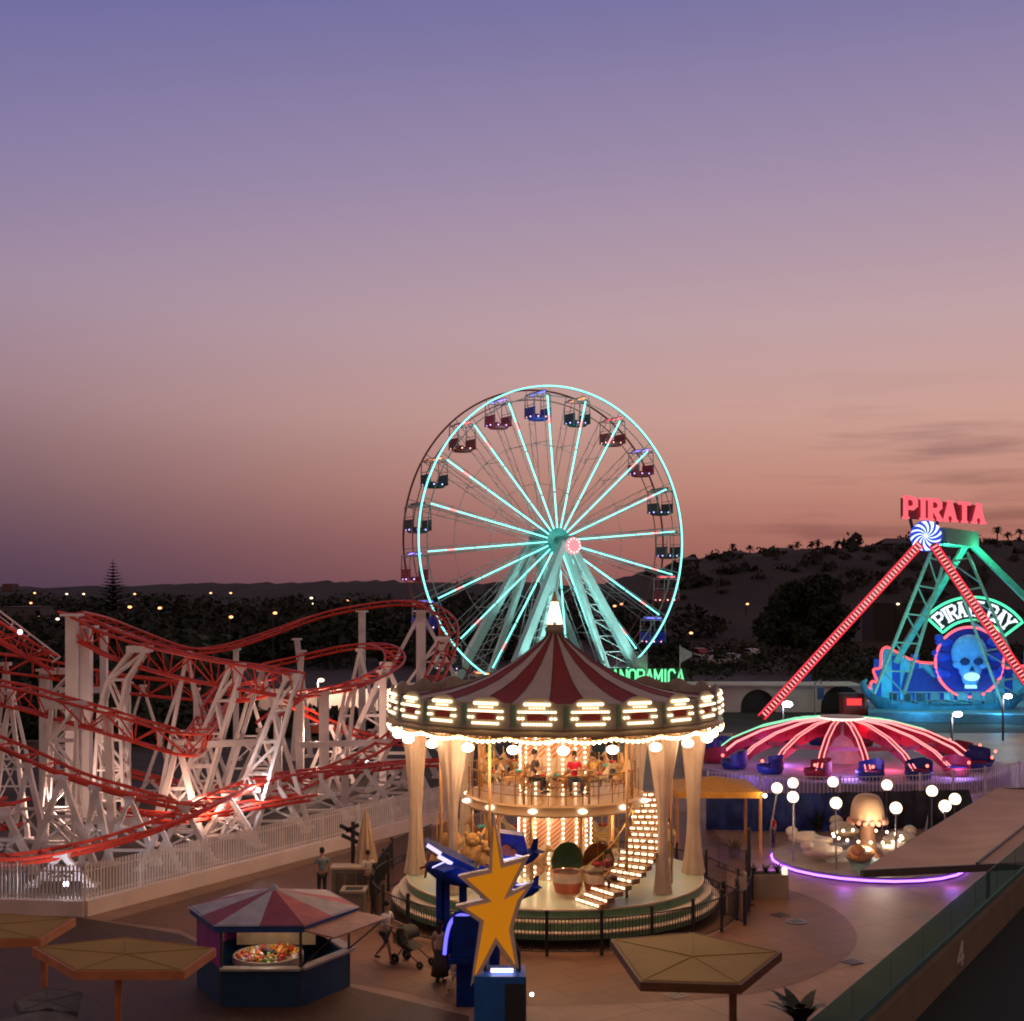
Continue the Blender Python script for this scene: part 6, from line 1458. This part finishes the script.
    # other walls, sheds and lots
    def wallbox(name, lb, cat, px0, px1, py, Y, d, mat, hh=None):
        X0, X1 = (px0-CX)*Y/F, (px1-CX)*Y/F; zt = hh or (H-(py-HZ)*Y/F); t = thing(name, lb, cat, ((X0+X1)/2,Y,0)); w = X1-X0; mb = MB(); mb.box((0,0,zt/2), (w,d,zt)); mb.build('wall', mat, t)
        mb = MB(); mb.box((0,0,zt+.05), (w+.25,d+.25,.1)); mb.build('coping', mat, t); return t, w, zt
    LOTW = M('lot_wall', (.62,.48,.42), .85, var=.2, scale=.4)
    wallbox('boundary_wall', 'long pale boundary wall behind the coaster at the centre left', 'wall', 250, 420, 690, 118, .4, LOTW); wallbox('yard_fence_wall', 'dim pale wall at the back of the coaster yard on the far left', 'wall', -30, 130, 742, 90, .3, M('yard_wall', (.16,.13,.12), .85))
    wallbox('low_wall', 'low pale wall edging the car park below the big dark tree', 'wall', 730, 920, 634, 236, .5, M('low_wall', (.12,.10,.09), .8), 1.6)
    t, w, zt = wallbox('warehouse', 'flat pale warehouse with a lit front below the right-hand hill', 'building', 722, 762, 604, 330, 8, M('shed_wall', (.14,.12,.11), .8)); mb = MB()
    for k in range(4): mb.box((-w/2+w*(k+.5)/4,-4.02,zt*.4), (w/7,.06,zt*.5))
    mb.build('window', M('dark_glass', (.02,.025,.03), .1), t)
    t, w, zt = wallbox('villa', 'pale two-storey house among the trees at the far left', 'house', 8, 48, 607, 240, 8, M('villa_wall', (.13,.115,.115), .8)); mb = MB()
    for k in range(3):
        for z in (.3,.7): mb.box((-w/2+w*(k+.5)/3,-4.02,zt*z), (w/6,.06,zt*.2))
    mb.build('window', M('dark_glass', (.02,.025,.03), .1), t)
    t, w, zt = wallbox('tower_block', 'far reddish block on the horizon at the left edge', 'building', 6, 15, 584, 800, 12, M('far_block', (.16,.08,.08), .8))
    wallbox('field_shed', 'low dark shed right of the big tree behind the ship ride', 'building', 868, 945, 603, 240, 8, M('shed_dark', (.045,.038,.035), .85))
    # parked cars
    carcols = [('white',(.5,.48,.46)),('silver',(.3,.3,.3)),('dark',(.03,.03,.035)),('red',(.3,.03,.03)),('grey',(.14,.14,.15))]
    def car(lb, px, Y, rz, col):
        t = thing('parked_car', lb, 'car', ((px-CX)*Y/F,Y,0), rz, 'cars in the far car park'); mb = MB()
        mb.prism([(-2.1,-.85,.3),(-2.15,-.85,.75),(-1.9,-.85,.9),(-1.2,-.85,.95),(-.7,-.85,1.42),(.8,-.85,1.45),(1.5,-.85,.98),(2.05,-.85,.85),(2.15,-.85,.5),(2.1,-.85,.3)], (0,1.7,0)); mb.build('body', M('carpaint_'+col[0], col[1], .25, var=.03, spec=.8), t)
        mb = MB(); mb.prism([(-1.1,-.87,.97),(-.66,-.87,1.36),(.74,-.87,1.38),(1.3,-.87,.99)], (0,1.74,0)); mb.build('window', M('dark_glass', (.02,.025,.03), .1), t)
        for x in (-1.35,1.35):
            for y in (-.8,.8): mb = MB(); mb.M = Matrix.Translation((x,y,.32)) @ Matrix.Rotation(pi/2, 4, 'X'); mb.lathe([(.02,-.1),(.32,-.1),(.32,.1),(.02,.1)], 14); mb.build('wheel', M('tyre', (.015,.015,.015), .8), t)
    for k, (px, Y, c, lb) in enumerate(((690,196,0,'white car at the left end of the car park by the wheel'),(703,192,1,'silver car second in the car park row near the wheel'),(717,190,0,'white car nearest the camera in the dim car park row'),(730,197,4,'grey car in the middle of the car park row'),(744,193,1,'silver car behind the middle of the car park row'),(700,214,3,'red car in the back row of the car park'),(722,216,2,'dark car in the back row of the car park'),(752,212,0,'white car at the right of the back car park row'))): car(lb, px, Y, radians(20+90*(k % 2)), carcols[c])
    # street lamps
    def slamp(lb, px, py, Y, mat, r=.28, top=None, light=None, grp='far street lamps'):
        zt = H-(py-HZ)*Y/F; zb = 0
        if Y > 560: zb = max(0, (Y-560)/340*6)
        t = thing('street_lamp', lb, 'street lamp', ((px-CX)*Y/F,Y,min(zb,zt-3)), 0, grp); z = zt-t.location.z; mb = MB(); mb.tube([(0,0,-.5),(0,0,z),(.5,0,z+.15)], .06+Y*.0003, 5); mb.build('lamp_post', IRON, t)
        mb = MB(); mb.ball((.3,-.2,z), r, 8, 6, (1.2,1,.7)); mb.build('lamp_head', mat, t)
        if light: lamp('street_light', Vector(t.location)+Vector((.2,-.6,z-.4)), light[0], light[1], .2)
    SL = [(128,607,170,'orange street lamp right of the pointed conifer'),(158,608,172,'orange street lamp paired with another to its left, above the coaster'),(229,617,165,'orange street lamp over the dip of the coaster track'),(273,613,170,'orange street lamp below the middle of the hill line'),(36,617,200,'red-orange lamp beside the pale far-left house'),(56,619,190,'yellowish lamp right of the pale far-left house'),(310,598,260,'small white lamp above the rising coaster track'),(312,604,255,'small white lamp just under another above the rising track'),(347,600,300,'faint lamp above the top of the coaster track'),
          (66,594,420,'far white lamp on the left horizon near the villa'),(83,594,430,'far yellow lamp left of the conifer'),(134,594,430,'far lamp right of the conifer base'),(34,593,440,'far lamp at the left horizon edge'),(30,603,350,'dim lamp above the pale far-left house'),(210,593,450,'far lamp on the slope left of centre'),(230,593,450,'far lamp on the slope, right one of two'),(688,605,330,'orange lamp beside the lower right of the ferris wheel'),(711,605,330,'left lamp of the orange pair near the warehouse'),(716,606,330,'right lamp of the orange pair near the warehouse'),(746,604,300,'bright orange lamp at the warehouse front'),(896,604,236,'white lamp between the red leg and the green legs'),(689,633,200,'small orange lamp over the car park edge'),(613,606,250,'orange lamp seen through the right spokes of the wheel'),(620,604,260,'second orange lamp seen through the right spokes of the wheel')]
    for px, py, Y, lb in SL: slamp(lb, px, py, Y, E('white_lamp', (1,.66,.42), 3.5) if 'white' in lb or 'yellow' in lb else SODIUM, .14+Y*.0005)
    slamp('bright white lamp in front of the arched building', 783, 704, 100, COOL, .34, light=((.9,.9,1),160), grp='white lamps around the rides'); slamp('white lamp on a slim pole before the blue ship ride', 952, 714, 84, COOL, .26, light=((.9,.88,1),140), grp='white lamps around the rides'); slamp('white lamp on a slim pole right of the ship ride seats', 1003, 696, 95, COOL, .26, light=((.9,.88,1),140), grp='white lamps around the rides')
    slamp('white bollard lamp on the pale wall behind the coaster curl', 318, 680, 116, E('white_lamp', (1,.66,.42), 3.5), .25, light=((1,.72,.55),900)); slamp('white bollard lamp on the pale wall close left of the carousel', 379, 681, 116, E('white_lamp', (1,.66,.42), 3.5), .25, light=((1,.72,.55),900))
    p = P(815,682,113); t = thing('sign_lamp_post', 'slim lamp post with small blue boxes before the arched building', 'lamp post', (p.x,113,0)); z = p.z; mb = MB(); mb.tube([(0,0,0),(0,0,z),(.5,0,z+.15),(.55,0,z-.2)], .07, 6); mb.build('post', STEEL, t); mb = MB(); mb.box((-.7,0,z+.35), (.7,.3,.6)); mb.box((.5,0,z-1), (.5,.25,1.0)); mb.build('blue_box', M('box_navy', (.04,.07,.2), .5), t)
    # red lit hut by the arch
    p = P(852,701,114.5); t = thing('red_booth', 'small booth glowing red in front of the right arch', 'booth', (p.x,114.5,0)); mb = MB(); mb.box((0,0,.9), (1.9,1.4,1.8)); mb.build('wall', M('booth_red', (.35,.05,.05), .6), t); mb = MB(); mb.box((0,-.72,1.2), (1.3,.04,.6)); mb.build('window', E('booth_window', (1,.06,.06), 1.2), t); mb = MB(); mb.box((0,0,1.87), (2.2,1.7,.12)); mb.build('roof', IRON, t)
background()
bpy.context.view_layer.update()
